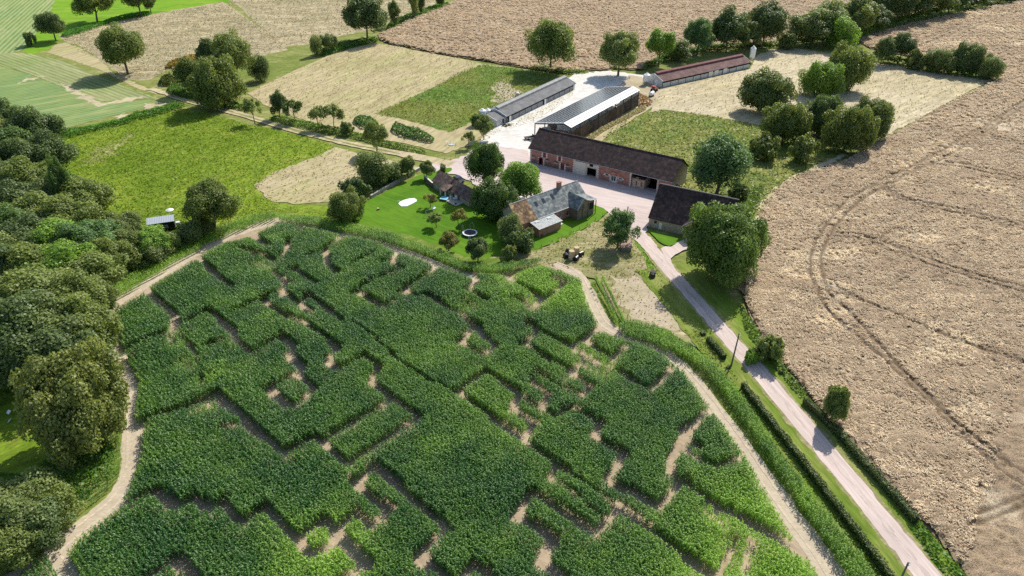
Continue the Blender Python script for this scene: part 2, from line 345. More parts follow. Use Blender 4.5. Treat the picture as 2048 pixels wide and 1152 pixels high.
sheet('lawn', [(940, 390), (962, 388), (1000, 402), (1080, 404), (1162, 398), (1172, 405), (1206, 418), (1215, 425), (1200, 440), (1150, 470), (1095, 492), (1062, 505), (1040, 495), (1060, 470), (1010, 430), (960, 415)], m_lawn, .15)
sheet('paddock', [(1062, 505), (1095, 492), (1150, 470), (1200, 440), (1216, 427), (1236, 446), (1262, 470), (1284, 492), (1310, 530), (1330, 560), (1352, 572), (1400, 630), (1440, 690), (1460, 735), (1400, 700), (1340, 665), (1240, 645), (1190, 560), (1130, 540), (1080, 520), (1010, 525), (940, 525), (990, 515)], m_dry, .4)
sheet('grass_verge', [(1262, 468), (1297, 500), (1330, 548), (1360, 580), (1330, 560), (1300, 552), (1290, 520), (1270, 490)], m_lawn, .25)
sheet('bare_paddock', [(1225, 560), (1290, 552), (1335, 565), (1365, 600), (1385, 640), (1350, 668), (1290, 650), (1262, 640), (1245, 610)], m_dust, .8, 1.2)
sheet('barn_lawn', [(1298, 464), (1330, 470), (1368, 480), (1352, 490), (1338, 494), (1326, 490), (1310, 478)], m_lawn, .1)
# maze field and the land round it
sheet('verge', [(60, 1200), (100, 1100), (215, 975), (215, 900), (195, 640), (215, 600), (350, 510), (450, 450), (560, 425), (700, 445), (830, 475), (930, 515), (1060, 522), (1150, 545), (1195, 600), (1250, 645), (1330, 662), (1420, 720), (1500, 800), (1600, 930), (1740, 1152), (1760, 1200)], field_mat('verge_grass', (.15, .23, .03), (.22, .26, .06), (.3, .29, .1), rot=.6, aspect=3, fine=1.1, contrast=.45), .3)
mz_ground = [(98, 1108), (190, 1020), (245, 970), (252, 920), (250, 850), (240, 760), (222, 690), (205, 640), (215, 612), (262, 580), (330, 537), (390, 500), (460, 466), (520, 444), (558, 437), (600, 444), (680, 460), (760, 480), (830, 506), (880, 527), (940, 545), (1000, 548), (1040, 535), (1085, 520), (1130, 535), (1165, 555), (1178, 590), (1200, 645), (1250, 672), (1300, 690), (1350, 715), (1385, 750), (1430, 810), (1480, 880), (1540, 960), (1600, 1045), (1650, 1110), (1680, 1160), (1700, 1230), (60, 1230)]
sheet('maze_soil', mz_ground, m_soil, .12, 1.0, 2)
track = [(190, 1250), (135, 1150), (112, 1108), (170, 1055), (225, 1010), (256, 965), (266, 915), (266, 860), (262, 815), (250, 760), (238, 710), (222, 660), (217, 628), (245, 598), (300, 565), (360, 527), (420, 492), (480, 466), (530, 449), (562, 443), (620, 453), (700, 472), (780, 497), (850, 522), (905, 545), (950, 560)]
ribbon('maze_track', track, [3.6, 3.4, 3.4, 3.2, 3.2, 3.4, 3.0, 2.4], m_track, .12)
track2 = [(1110, 530), (1150, 548), (1172, 580), (1188, 615), (1208, 650), (1250, 674), (1310, 697), (1352, 727), (1395, 775), (1440, 835), (1490, 905), (1545, 985), (1600, 1060), (1650, 1130), (1690, 1200)]
ribbon('maze_track', track2, [2.4, 3.4, 3.4, 3.0, 3.2, 3.6, 4.2], m_track, .12)
m_rut = field_mat('wheel_rut', (.60, .51, .38), (.54, .45, .33), None, fine=2, contrast=.25)
for tk in (track, track2):
    c_ = smooth_poly(GP(tk), False, 6); t_ = np.gradient(c_, axis=0); t_ /= np.linalg.norm(t_, axis=1)[:, None]; n_ = np.stack([-t_[:, 1], t_[:, 0]], 1)
    for sd_ in (-.75, .75): ribbon('wheel_rut', (c_+n_*sd_)[::4], .38, m_rut, .05, world=True)
ribbon('maze_track', [(1015, 552), (1050, 535), (1100, 524), (1150, 520)], [2.4, 3.0, 2.0], m_dry, .3)
# the lane and its verges
road = [(1262, 462), (1285, 480), (1305, 503), (1330, 535), (1362, 570), (1402, 615), (1440, 659), (1466, 690), (1520, 750), (1580, 821), (1640, 893), (1700, 966), (1760, 1040), (1810, 1101), (1860, 1163), (1950, 1275)]
ribbon('lane_verge', [(x+2, y) for x, y in road[3:]], 15.5, field_mat('lane_verge_grass', (.16, .24, .03), (.22, .27, .055), (.3, .28, .1), rot=ang((1300, 500), (1800, 1100)), aspect=5, fine=1.2, contrast=.4), .3)
ribbon('lane_shoulder', road[2:], [4.6, 4.5, 4.6, 4.7, 4.8], field_mat('worn_shoulder', (.34, .30, .15), (.27, .28, .10), (.44, .36, .25), rot=.3, aspect=3, fine=1.8, big=.3, contrast=.4), .22)
ribbon('lane', road, [5.0, 3.4, 3.3, 3.5, 3.5, 3.6, 3.7, 3.8], m_road, .09)
ribbon('lane_crown', road[1:], .75, field_mat('lane_crown_gravel', (.57, .465, .41), (.62, .51, .45), None, rot=ang((1300, 500), (1800, 1100)), aspect=10, fine=2, big=.3, contrast=.3), .16)
sheet('drive', [(1322, 500), (1330, 495), (1341, 496), (1356, 487), (1372, 478), (1392, 482), (1375, 500), (1350, 512), (1340, 520), (1352, 545), (1345, 548)], m_road, .1)
sheet('clearing', [(-60, 790), (30, 770), (90, 860), (125, 905), (80, 960), (-60, 975)], m_meadow, .3)

# ------------------------------------------------------------------ wheat standing in the two big fields
c7 = crop(1450, 250, 2.435); c8 = crop(1450, 560, 1.383); c2 = crop(560, 0, 3.2); c4 = crop(1240, 0, 5.12)
tram_r = [c7([(1450, -110), (1260, 20), (1080, 120), (870, 230), (640, 350), (540, 430), (450, 560), (415, 650), (410, 740), (450, 818)])+c8([(260, 60), (300, 110), (360, 165), (430, 225), (480, 270), (560, 350), (640, 430), (700, 490), (760, 540), (827, 580), (900, 620)]),
          c7([(1450, -80), (1270, 40), (1100, 150), (900, 250), (700, 350), (560, 470), (490, 580), (460, 680), (490, 800)])+c8([(290, 50), (340, 95), (400, 165), (470, 240), (540, 310), (620, 390), (700, 455), (760, 505), (827, 545), (900, 580)]),
          c7([(1230, 40), (1320, 72), (1500, 108)]), c7([(1235, 55), (1320, 85), (1500, 122)]), c7([(960, 195), (1150, 205), (1500, 280)]), c7([(960, 205), (1150, 222), (1500, 295)]),
          c7([(770, 315), (900, 380), (1150, 430), (1520, 525)]), c7([(770, 330), (900, 397), (1150, 449), (1520, 542)]),
          c7([(510, 545), (640, 548), (800, 598), (1000, 672), (1200, 740), (1520, 825)]), c7([(520, 560), (640, 570), (800, 625), (1000, 700), (1200, 765), (1520, 850)]),
          c8([(265, 15), (380, 68), (500, 118), (600, 160), (700, 198), (850, 245)]), c8([(690, 655), (840, 600)]), c8([(670, 690), (840, 625)]),
          [(1790, 110), (1850, 80), (1950, 45), (2100, 0)], [(1800, 115), (1860, 86), (1960, 52), (2100, 10)], [(1960, 118), (2100, 128)], [(1960, 124), (2100, 136)]]
light_r = [(c7([p])[0], r) for p, r in [((850, 205), 2.6), ((960, 140), 3), ((1040, 100), 3), ((870, 275), 3.5), ((730, 358), 2.5), ((480, 440), 3.4), ((375, 640), 3), ((375, 740), 3.4), ((520, 640), 4.2), ((510, 790), 3), ((1110, 125), 4), ((960, 560), 3.5), ((1180, 300), 3.5), ((1330, 15), 6), ((600, 460), 2.6), ((1030, 180), 3), ((910, 170), 2.2), ((1290, 330), 4)]] + [(c8([p])[0], r) for p, r in [((225, 60), 2.4), ((275, 130), 2.6), ((310, 60), 2.2), ((640, 180), 4), ((320, 95), 2.4), ((600, 210), 3), ((700, 380), 3), ((760, 640), 3)]] + [((2000, 60), 8), ((1900, 90), 7), ((1960, 30), 7), ((1860, 120), 6), ((2040, 90), 7)]
tram_t = [c2([(1380, -20), (900, 185), (870, 215), (900, 235), (1300, 282), (1640, 330), (2060, 375)]), c2([(1340, -20), (890, 170), (850, 210), (880, 245), (1300, 295), (1640, 345), (2060, 392)]), c2([(940, 190), (1600, 292)]), c2([(1180, 100), (1640, 178), (2048, 238)])+c4([(300, 235), (700, 310)]),
          c2([(1380, 18), (1700, 55), (2048, 108)])+c4([(450, 85), (950, 145), (1500, 220)]), c4([(0, 30), (450, 98), (950, 160)]), c4([(1200, -20), (1900, 95), (2400, 180)]), c2([(1180, 110), (1640, 190), (2048, 250)])]
def wheat(name, poly_px, step, y0, y1, tram, light, label, seed, extra=None):
    poly = rough_poly(GP(poly_px), 2.0, .25, np.random.RandomState(seed)) if extra is None else extra
    lo = poly.min(0); hi = poly.max(0); lo[1] = max(lo[1], y0); hi[1] = min(hi[1], y1)
    xs = np.arange(lo[0], hi[0]+step, step); ys = np.arange(lo[1], hi[1]+step, step)
    X, Y = np.meshgrid(xs, ys); pts = np.c_[X.ravel(), Y.ravel()]
    rs = np.random.RandomState(seed); pts += rs.uniform(-.28, .28, pts.shape)*step
    ins = pip(pts, poly)
    ed = np.full(len(pts), 9.0); idx = np.where(ins)[0]
    pl = np.vstack([poly, poly[:1]])
    ed[idx] = segdist(pts[idx], [pl[::2]])
    x, y = pts[:, 0], pts[:, 1]
    h = .62 + .22*(vnoise(x/2.3, y/1.1, seed)-.5) + .62*(vnoise(x/1.0+5, y/.62, seed+1)-.5) + .20*(vnoise(x/5.5, y/3, seed+2)-.5) + rs.normal(0, .06, len(x))
    tr = np.zeros(len(pts)); lg = np.zeros(len(pts))
    if tram:
        d = segdist(pts, [smooth_poly(GP(t), False, 3) for t in tram]); tr = np.clip(1.2-(d/(.42+step*.32)), 0, 1)
    nz = .55*vnoise(x/3.2, y/2.6, seed+3)+.45*vnoise(x/1.1+9, y/.8, seed+9)
    for (px, r) in light:
        c = G(*px)[:2]; q = np.hypot((x-c[0])/1.5, y-c[1])/r+(nz-.5)*2.6; lg = np.maximum(lg, np.clip(1.1-q, 0, 1)*.85)
    n2 = vnoise(x/9, y/5, seed+4)*.6+vnoise(x/3.3, y/1.8, seed+5)*.4; lg = np.maximum(lg, np.clip((n2-.70)*3.2, 0, .6))
    h = h*(1-.75*np.clip(tr, 0, 1))*(1-.55*lg)
    h = h*(.12+.88*np.clip(ed/(1.2+step*.5), 0, 1)**.8)
    nx, ny = len(xs), len(ys); I = np.arange(nx*ny).reshape(ny, nx)
    q = np.stack([I[:-1, :-1], I[:-1, 1:], I[1:, 1:], I[1:, :-1]], -1).reshape(-1, 4)
    q = q[ins[q].all(1)]
    used = np.unique(q); mp = np.full(len(pts), -1); mp[used] = np.arange(len(used))
    V = np.c_[pts, h+ZL[0]][used]
    o = link(name, npmesh(name, V, mp[q], dict(tram=tr[used], lodge=lg[used])), m_wheat)
    return tag(o, label, 'wheat', None, 'stuff')
m_wheat, n, b = newmat('ripe_wheat'); N = NB(n)
v = N.coord(.15, (.7, 1, 1)); v0 = N.coord()
f = N.noise(v, 5.5, 6, .75, .5); f2 = N.noise(v0, .5, 5, .7, .4); bigN = N.noise(v0, .03, 4, .6, .5)
col = N.mix(N.ramp(bigN, [(.35, 0.0), (.65, 1.0)]), (.41, .30, .195), (.47, .35, .225))
col = N.mix(N.ramp(f2, [(.5, 0.0), (.72, .6)]), col, (.31, .25, .14))
a = N.add('Attribute', attribute_name='lodge'); col = N.mix(a.outputs['Fac'], col, (.72, .60, .42))
a = N.add('Attribute', attribute_name='tram'); col = N.mix(N.math('MULTIPLY', a.outputs['Fac'], .8), col, (.15, .105, .06))
col = N.mix(1.0, col, N.ramp(f, [(.36, .30), (.5, .95), (.66, 1.35)]), 'MULTIPLY')
n.links.new(col, b.inputs['Base Color']); b.inputs['Roughness'].default_value = .9; b.inputs['Specular IOR Level'].default_value = .15
N.bump(f, .9, .35, b)
wr = [(1706, 79), (1740, 98), (1850, 120), (1960, 138), (2003, 150), (1990, 163), (1900, 206), (1830, 246), (1758, 284), (1722, 306), (1690, 322), (1650, 340), (1600, 352), (1562, 372), (1532, 405), (1516, 445), (1500, 500), (1487, 545), (1484, 590), (1500, 635), (1530, 685), (1575, 748), (1622, 806), (1680, 872), (1750, 948), (1830, 1036), (1895, 1112), (1965, 1200), (2500, 1300), (2500, 100), (2300, -60), (2048, 0), (1950, 22), (1850, 42), (1760, 66)]
wt = [(929, -6), (841, 31), (800, 52), (758, 68), (756, 80), (779, 89), (872, 108), (1007, 130), (1047, 137), (1120, 148), (1180, 142), (1240, 140), (1285, 142), (1328, 118), (1416, 100), (1500, 94), (1560, 92), (1640, 80), (1700, 68), (1800, 38), (1950, 0), (2200, -60), (2300, -130), (1300, -150), (1000, -60)]
for q, rr, nm in ((wr, .5, 'wheat_floor'), (wt, .5, 'wheat_floor')):
    sheet(nm, q, field_mat('wheat_soil', (.30, .21, .13), (.36, .26, .16), None, fine=1.5, contrast=.4), rr, 2)
def scatter(name, pts, z, rot, sc, tint, plants, mat, label, cat):
    """one object: plants standing at points (geometry nodes instance them)"""
    me = bpy.data.meshes.new(name); n = len(pts)
    me.vertices.add(n); me.vertices.foreach_set('co', np.c_[pts, np.full(n, z)].astype(np.float32).ravel())
    for an, ty, v in (('rot', 'FLOAT', rot), ('sc', 'FLOAT', sc), ('tint', 'FLOAT', tint)):
        at = me.attributes.new(an, ty, 'POINT'); at.data.foreach_set('value', np.asarray(v, np.float32))
    at = me.attributes.new('idx', 'INT', 'POINT'); at.data.foreach_set('value', np.random.RandomState(3).randint(0, len(plants), n).astype(np.int32))
    o = link(name, me)
    col_ = bpy.data.collections.new(name+'_plants')
    for k, pm in enumerate(plants):
        if not pm.materials: pm.materials.append(mat)
        po = bpy.data.objects.new('%s_plant_%02d' % (name, k), pm); col_.objects.link(po)
    ng = bpy.data.node_groups.new(name, 'GeometryNodeTree')
    ng.interface.new_socket('Geometry', in_out='INPUT', socket_type='NodeSocketGeometry'); ng.interface.new_socket('Geometry', in_out='OUTPUT', socket_type='NodeSocketGeometry')
    A = lambda t: ng.nodes.new(t)
    gi = A('NodeGroupInput'); go = A('NodeGroupOutput'); ip = A('GeometryNodeInstanceOnPoints'); ci = A('GeometryNodeCollectionInfo')
    ci.inputs['Collection'].default_value = col_; ci.inputs['Separate Children'].default_value = True; ci.inputs['Reset Children'].default_value = True
    def na(nm, ty):
        x = A('GeometryNodeInputNamedAttribute'); x.data_type = ty; x.inputs['Name'].default_value = nm; return x.outputs[0]
    cx = A('ShaderNodeCombineXYZ'); L = ng.links.new
    L(gi.outputs[0], ip.inputs['Points']); L(ci.outputs[0], ip.inputs['Instance']); ip.inputs['Pick Instance'].default_value = True
    L(na('idx', 'INT'), ip.inputs['Instance Index']); L(na('rot', 'FLOAT'), cx.inputs[2]); L(cx.outputs[0], ip.inputs['Rotation']); L(na('sc', 'FLOAT'), ip.inputs['Scale'])
    L(ip.outputs[0], go.inputs[0])
    md = o.modifiers.new('scatter', 'NODES'); md.node_group = ng
    return tag(o, label, cat, None, 'stuff')
wheat('wheat_crop', wr, .4, 40, 190, tram_r, light_r, 'ripe brown wheat standing in the big field right of the lane', 11)
wheat('wheat_crop', wr, .9, 188.4, 560, tram_r, light_r, 'far part of the ripe wheat field beyond the round meadow trees', 12)
wheat('wheat_crop', wt, 1.15, 200, 720, tram_t, [], 'ripe wheat standing in the wide field behind the long sheds', 13)

# tufts of ears standing out of the crop
def wheat_tuft(name, seed, n=8):
    rs = np.random.RandomState(seed); V = []; Q = []; lv = []
    for i in range(n):
        a = rs.normal(0, .7); d = np.array([math.cos(a), math.sin(a), 0]); s_ = np.array([-d[1], d[0], 0]); b0 = rs.normal(0, .13, 3)*[1, 1, 0]; w_ = rs.uniform(.05, .10); h_ = rs.uniform(.28, .5)
        p = [b0, b0+d*.14+[0, 0, h_*.8], b0+d*.42+[0, 0, h_], b0+d*.62+[0, 0, h_*.72]]; k = len(V); v = rs.rand()
        for q, ww in zip(p, (1, 1.2, 1.3, .5)): V.append(q-s_*w_*ww/2); V.append(q+s_*w_*ww/2); lv.extend([v]*2)
        for j in range(3): Q.append((k+2*j, k+2*j+1, k+2*j+3, k+2*j+2))
    return npmesh(name, V, Q, dict(lv=np.array(lv)))
m_wt = leaf_mat('wheat_ears', (.31, .215, .135), (.76, .62, .42), trans=.15, use_obj=False, inst=True, rough=.7, spec=.15)
tufts = [wheat_tuft('wheat_tuft', 300+i) for i in range(6)]
def wheat_tufts(poly_px, y0, y1, x1, dens, size, tram, light, seed, label, xm=-999):
    poly = GP(poly_px); rs = np.random.RandomState(seed); lo = np.maximum(poly.min(0), [xm, y0]); hi = np.minimum(poly.max(0), [x1, y1])
    n = int((hi-lo).prod()*dens); p = lo+rs.rand(n, 2)*(hi-lo)
    p = p[np.abs(p[:, 0]) < p[:, 1]*.76+14]; p = p[pip(p, poly)]
    ed = segdist(p, [np.vstack([poly, poly[:1]])]); p = p[ed > .7]
    d = segdist(p, [smooth_poly(GP(t), False, 3) for t in tram]); p = p[d > .5+.12*size+.15*rs.rand(len(d))]; x, y = p.T
    a = vnoise(x/7, y/7, seed)*5-2.2+vnoise(x/2.2, y/2.2, seed+1)*2.4; ti = .18+.5*vnoise(x/3.3, y/1.7, seed+2)+.25*vnoise(x/18, y/12, seed+5)+rs.normal(0, .12, len(x))
    nz = .55*vnoise(x/3.2, y/2.6, 14)+.45*vnoise(x/1.1+9, y/.8, 20)
    lgt = np.zeros(len(x))
    for (px, r) in light:
        c = G(*px)[:2]; q = np.hypot((x-c[0])/1.5, y-c[1])/r+(nz-.5)*2.6; lgt = np.maximum(lgt, np.clip(1.1-q, 0, 1))
    ti += .8*lgt; k = rs.rand(len(x))*(1+1.6*lgt) < .45+.9*vnoise(x/1.3, y/.9, seed+7); x, y, a, ti = x[k], y[k], a[k], ti[k]
    scatter('wheat_ears', np.c_[x, y], ZL[0]+.34, a+rs.normal(0, .5, len(x)), size*rs.uniform(.8, 1.25, len(x)), np.clip(ti, 0, 1), tufts, m_wt, label, 'wheat'); print('tufts', len(x))

wheat_tufts(wr, 45, 150, 400, 5.5, 1.0, tram_r, light_r, 51, 'bent ears rising out of the near part of the wheat right of the lane')
wheat_tufts(wr, 150, 240, 400, 2.8, 1.15, tram_r, light_r, 52, 'bent ears rising out of the middle of the wheat right of the lane')
wheat_tufts(wr, 240, 520, 460, .7, 1.6, tram_r, light_r, 53, 'bent ears rising out of the far wheat near the picture corner')
wheat_tufts(wt, 270, 560, 460, .5, 1.6, tram_t, [], 54, 'bent ears rising out of the wheat behind the sheds')
# ------------------------------------------------------------------ the maize maze
K = [ # crops of the survey picture: origin, scale, lines of the cut paths (traced at the top of the maize)
 (200, 430, 5.12, [[(470, 770), (740, 1000), (790, 1060), (795, 1140)], [.6, (740, 985), (870, 915)], [(1010, 440), (1340, 730)], [(840, 1100), (1120, 960), (1240, 1060), (1340, 1150)],
   [(1400, 960), (1460, 940), (1660, 850), (1850, 765), (1920, 700), (1780, 570)], [(1660, 860), (1900, 1030), (2048, 1090)], [(1850, 775), (2040, 910), (2160, 1000)], [(1560, 205), (1730, 310)], [(1640, 395), (1690, 400), (1780, 450)], [(1450, 335), (1500, 352), (1640, 400)]]),
 (560, 430, 5.12, [[(190, 70), (210, 130)], [(120, 230), (75, 245), (75, 350), (20, 400)], [(290, 405), (450, 345), (470, 380), (490, 510), (590, 590)], [(450, 345), (600, 240), (650, 200)], [(760, 485), (950, 385)],
   [(1060, 475), (1140, 470), (1190, 385), (1230, 375)], [(1140, 475), (1250, 545)], [(750, 785), (900, 690), (1190, 560)], [(760, 785), (830, 800), (1060, 935)], [(1060, 920), (1160, 875)],
   [(1210, 770), (1280, 770), (1290, 720), (1560, 560), (1610, 520)], [(1280, 775), (1390, 825)], [(1490, 800), (1700, 925), (1880, 1025), (1960, 1090), (2060, 1160)], [(90, 545), (150, 525), (160, 560), (370, 695)],
   [(0, 615), (110, 690)], [(0, 780), (190, 905), (250, 850), (275, 800), (460, 940), (630, 1080)], [(0, 990), (100, 1040), (330, 1150)]]),
 (900, 480, 5.12, [[(180, 500), (260, 430), (280, 380)], [(250, 545), (380, 605)], [(600, 380), (780, 480), (940, 575)], [(640, 590), (700, 585), (840, 690), (960, 595), (1140, 480), (1175, 430), (1060, 375)],
   [(780, 830), (1000, 970), (1240, 1075), (1510, 905)], [(130, 775), (240, 890), (350, 980), (480, 1080)], [(240, 890), (70, 1050)], [(725, 1075), (880, 945)]]),
 (560, 640, 5.12, [[(200, 0), (420, 140), (600, 285)], [.5, (720, 20), (890, 110), (1300, 480), (1500, 610), (1720, 690)], [(600, 285), (470, 400), (600, 505), (860, 350), (1025, 490), (925, 610), (1120, 770), (1430, 985), (1300, 1080)],
   [(1115, 820), (760, 1020), (560, 1135)], [(0, 150), (150, 260), (100, 350), (235, 475), (185, 555), (355, 705), (140, 875), (0, 790), (-110, 715)], [(185, 540), (0, 615), (-150, 690)]]),
 (900, 640, 5.12, [[(290, 105), (480, 260), (340, 345), (100, 215)], [(790, 255), (1010, 400), (1235, 500), (1265, 560), (1450, 680), (1340, 770)], [.6, (1340, 770), (1100, 660), (880, 515), (830, 600)], [(850, 635), (1020, 745), (930, 880)],
   [(370, 520), (700, 745), (890, 885), (1080, 985), (1190, 905), (1300, 905), (1560, 1060), (1500, 1130)], [(50, 735), (365, 515)], [(110, 755), (400, 960), (700, 1155)], [(640, 900), (690, 790)], [(640, 905), (870, 1050), (800, 1135)],
   [(1250, 275), (1400, 360), (1500, 430)], [(1380, 205), (1520, 290), (1660, 370), (1800, 265)], [(1740, 500), (1870, 600), (2010, 690), (2060, 690), (2280, 490)], [(1230, 500), (1330, 440), (1370, 440)]]),
 (1260, 640, 5.12, [[(510, 1135), (640, 1050), (800, 925)]]),
 (200, 640, 5.12, [[(760, 0), (740, 110), (540, 170), (240, 285)], [(1230, 0), (1380, 130), (1370, 200), (1560, 330), (1850, 140), (1990, 280), (1930, 350), (2050, 480)], [(1100, 240), (1230, 205)], [.6, (880, 210), (990, 350)],
   [(340, 1055), (600, 960), (900, 860), (1170, 735), (1350, 900), (1700, 1180)], [(1270, 1085), (1430, 1065)], [(1730, 720), (1950, 895)]]),
 (80, 850, 3.815, [[(1600, 0), (1870, 220), (1990, 140)], [(625, 600), (890, 480), (1040, 630), (1180, 540), (1290, 655), (1390, 570), (1520, 740), (1715, 620), (1980, 860)], [(830, 1140), (1030, 1005), (1180, 1160)]]),
 (560, 840, 5.12, [[(-20, 310), (30, 315), (330, 165), (440, 240), (690, 440), (1320, 15)], [(440, 200), (760, 20)], [(1140, 920), (960, 790), (790, 650), (960, 440), (1280, 730), (1740, 1105)], [(780, 640), (740, 590)]]),
 (900, 840, 5.12, [[(440, 0), (750, 190), (880, 40)], [.62, (770, 215), (1110, 450), (1400, 650), (1680, 850)], [(1680, 850), (2050, 1100)], [.8, (1110, 450), (1020, 590)], [.45, (1020, 590), (1180, 690), (1560, 960)], [(660, 970), (850, 725), (1150, 920), (1480, 1140), (1700, 930)],
   [(720, 1010), (980, 1150)], [(1540, 40), (1470, 165), (1800, 340), (1600, 610), (1830, 730), (2060, 870)]]),
 (1260, 840, 5.12, [[(0, 690), (290, 890), (525, 620)], [(430, 560), (415, 400), (530, 200), (640, 30)], [(540, 610), (800, 790), (1160, 980), (1500, 1160)], [(590, 200), (700, 240)], [(620, 330), (720, 400), (880, 475), (1110, 385)], [(0, 965), (240, 1145)]]),
 (560, 980, 6.69, [[(0, 420), (240, 620), (560, 380), (720, 520), (1030, 265), (1190, 480), (1400, 335)], [(720, 550), (950, 770), (1190, 990), (850, 1160)], [(240, 640), (370, 850), (640, 745)]]),
 (800, 980, 6.69, [[(640, 500), (400, 720), (240, 880), (420, 1010), (640, 1180)], [(830, 1130), (1000, 960), (1230, 1150)], [(1990, 700), (1850, 960), (2150, 1200)]]),
 (1060, 980, 6.69, [[(0, 420), (350, 640), (140, 910)], [(170, 930), (480, 1170)]]),
 (1320, 980, 5.39, [[(0, 510), (260, 680), (540, 880), (640, 960)], [(1100, 400), (1300, 520), (1560, 670)], [.45, (650, 900), (760, 640), (840, 480)], [.4, (900, 900), (960, 640), (1010, 480)]]),
]
ZT = 2.05
paths = [(1.0 if not np.isscalar(L[0]) else L[0], GP([(ox+x/s, oy+y/s) for x, y in (L[1:] if np.isscalar(L[0]) else L)], ZT)) for ox, oy, s, LL in K for L in LL]
mz = [(175, 1215), (160, 1165), (137, 1104), (153, 1081), (185, 1054), (227, 1025), (250, 1007), (248, 996), (263, 960), (282, 915), (287, 850), (270, 835), (278, 757), (264, 733), (251, 708), (237, 663), (229, 645), (227, 627), (239, 613), (284, 586), (305, 568), (352, 541), (387, 521), (407, 507), (454, 483), (485, 476), (510, 467), (532, 456), (565, 445), (605, 451), (677, 465), (755, 483), (790, 500), (849, 520), (876, 533), (931, 549), (945, 555), (958, 546), (1003, 550), (1021, 554), (1048, 539), (1085, 530), (1115, 538), (1160, 556), (1171, 597), (1195, 644), (1189, 661), (1197, 661), (1232, 673), (1279, 687), (1324, 708), (1348, 726), (1369, 745), (1416, 808), (1453, 859), (1496, 920), (1533, 984), (1576, 1055), (1598, 1091), (1624, 1128), (1665, 1200), (1680, 1240), (175, 1240)]
mzp = GP(mz, ZT)
def plantpts(poly, ang_, row, inrow, seed, jit=.12):
    rs = np.random.RandomState(seed); ca, sa = math.cos(ang_), math.sin(ang_)
    q = poly@np.array([[ca, -sa], [sa, ca]])          # into row frame
    lo, hi = q.min(0), q.max(0)
    A, B = np.meshgrid(np.arange(lo[0], hi[0], inrow), np.arange(lo[1], hi[1], row))
    p = np.c_[A.ravel(), B.ravel()]; p += rs.normal(0, 1, p.shape)*[inrow*.3, row*jit]
    p = p@np.array([[ca, sa], [-sa, ca]])
    return p[pip(p, poly)], rs
def maize_plant(name, seed, h, nl, L, W):
    rs = np.random.RandomState(seed); V = []; Q = []; lv = []
    def strip(pts, wid, side, val):
        k = len(V)
        for p, ww in zip(pts, wid): V.append(p-side*ww/2); V.append(p+side*ww/2); lv.extend([val]*2)
        for i in range(len(pts)-1): Q.append((k+2*i, k+2*i+1, k+2*i+3, k+2*i+2))
    up = np.array([0, 0, 1.0])
    strip([up*0, up*h*.95], [.035, .02], np.array([1.0, 0, 0]), .3); strip([up*0, up*h*.95], [.035, .02], np.array([0, 1.0, 0]), .3)
    a0 = rs.rand()*6.28
    for i in range(nl):
        t = (i+.5)/nl; az = a0+math.pi*i+rs.normal(0, .45); d = np.array([math.cos(az), math.sin(az), 0]); sd_ = np.array([-d[1], d[0], 0])
        z0 = h*(.22+.72*t); l = L*(1-.45*abs(t-.5)*1.2)*rs.uniform(.85, 1.15); rise = .28+.25*t
        pts = [d*.0+up*z0, d*l*.38+up*(z0+l*rise), d*l*.72+up*(z0+l*(rise-.02)), d*l*1.0+up*(z0+l*(rise-.38-.25*rs.rand()))]
        sd_ = sd_+up*rs.normal(0, .35); sd_ /= np.linalg.norm(sd_)
        strip([np.array(p) for p in pts], [W*.8, W, W*.9, W*.15], sd_, rs.uniform(.1, 1.0))
    me = npmesh(name, V, Q, dict(lv=np.array(lv)), smooth=False)
    return me
m_maize = leaf_mat('maize_leaf', (.058, .158, .038), (.28, .46, .06), trans=.36, use_obj=False, inst=True, rough=.42, spec=.35)
maize_plants = [maize_plant('maize_plant', 100+i, 2.25, 11, .70, .12) for i in range(7)]
row_ang = R(-42.5)
pts, rs = plantpts(mzp, row_ang, .78, .235, 5, .06)
dpath = np.min([segdist(pts, [L])/wd for wd, L in paths], axis=0)
keep = dpath > .94+rs.normal(0, .04, len(pts))
cc1 = (200, 430, 5.12); thin = []   # sparse, weak spots: (px, py, metres, chance kept)
for (ox, oy, s, L) in [(200, 430, 5.12, [((1690, 490), 3.4, .45)]), (560, 430, 5.12, [((640, 190), 3, .5)]), (200, 640, 5.12, [((800, 200), 3, .5), ((900, 440), 2.6, .5), ((1050, 600), 2.4, .5), ((1060, 870), 2.6, .5)]),
                       (900, 640, 5.12, [((1430, 380), 3, .35), ((1570, 490), 3.4, .4), ((1200, 560), 2, .5)]), (900, 480, 5.12, [((870, 600), 3, .6), ((200, 660), 3, .5)]), (1320, 980, 5.39, [((650, 260), 2.4, .35), ((820, 560), 3.0, .55), ((960, 560), 3, .55), ((820, 760), 3, .55), ((940, 800), 3, .6), ((1000, 440), 2, .5), ((450, 850), 3, .5)]),
                       (1260, 840, 5.12, [((640, 300), 2.2, .4), ((900, 920), 2, .4)])]:
    for (x, y), r, k in L: thin.append((G(ox+x/s, oy+y/s, ZT)[:2], r, k))
weak = np.zeros(len(pts))
for c, r, k in thin:
    d = np.hypot(*(pts-c).T)/r; weak = np.maximum(weak, np.clip(1.3-d, 0, 1)*(1-k)*1.2)
keep &= rs.rand(len(pts)) > np.clip(weak, 0, .8)
pts, weak, dpath = pts[keep], weak[keep], dpath[keep]
x, y = pts.T
tint = .16+.42*(vnoise(x/6, y/6, 21)-.45)+.30*(vnoise(x/1.9, y/1.9, 22)-.5)+rs.normal(0, .07, len(x))+weak*.5
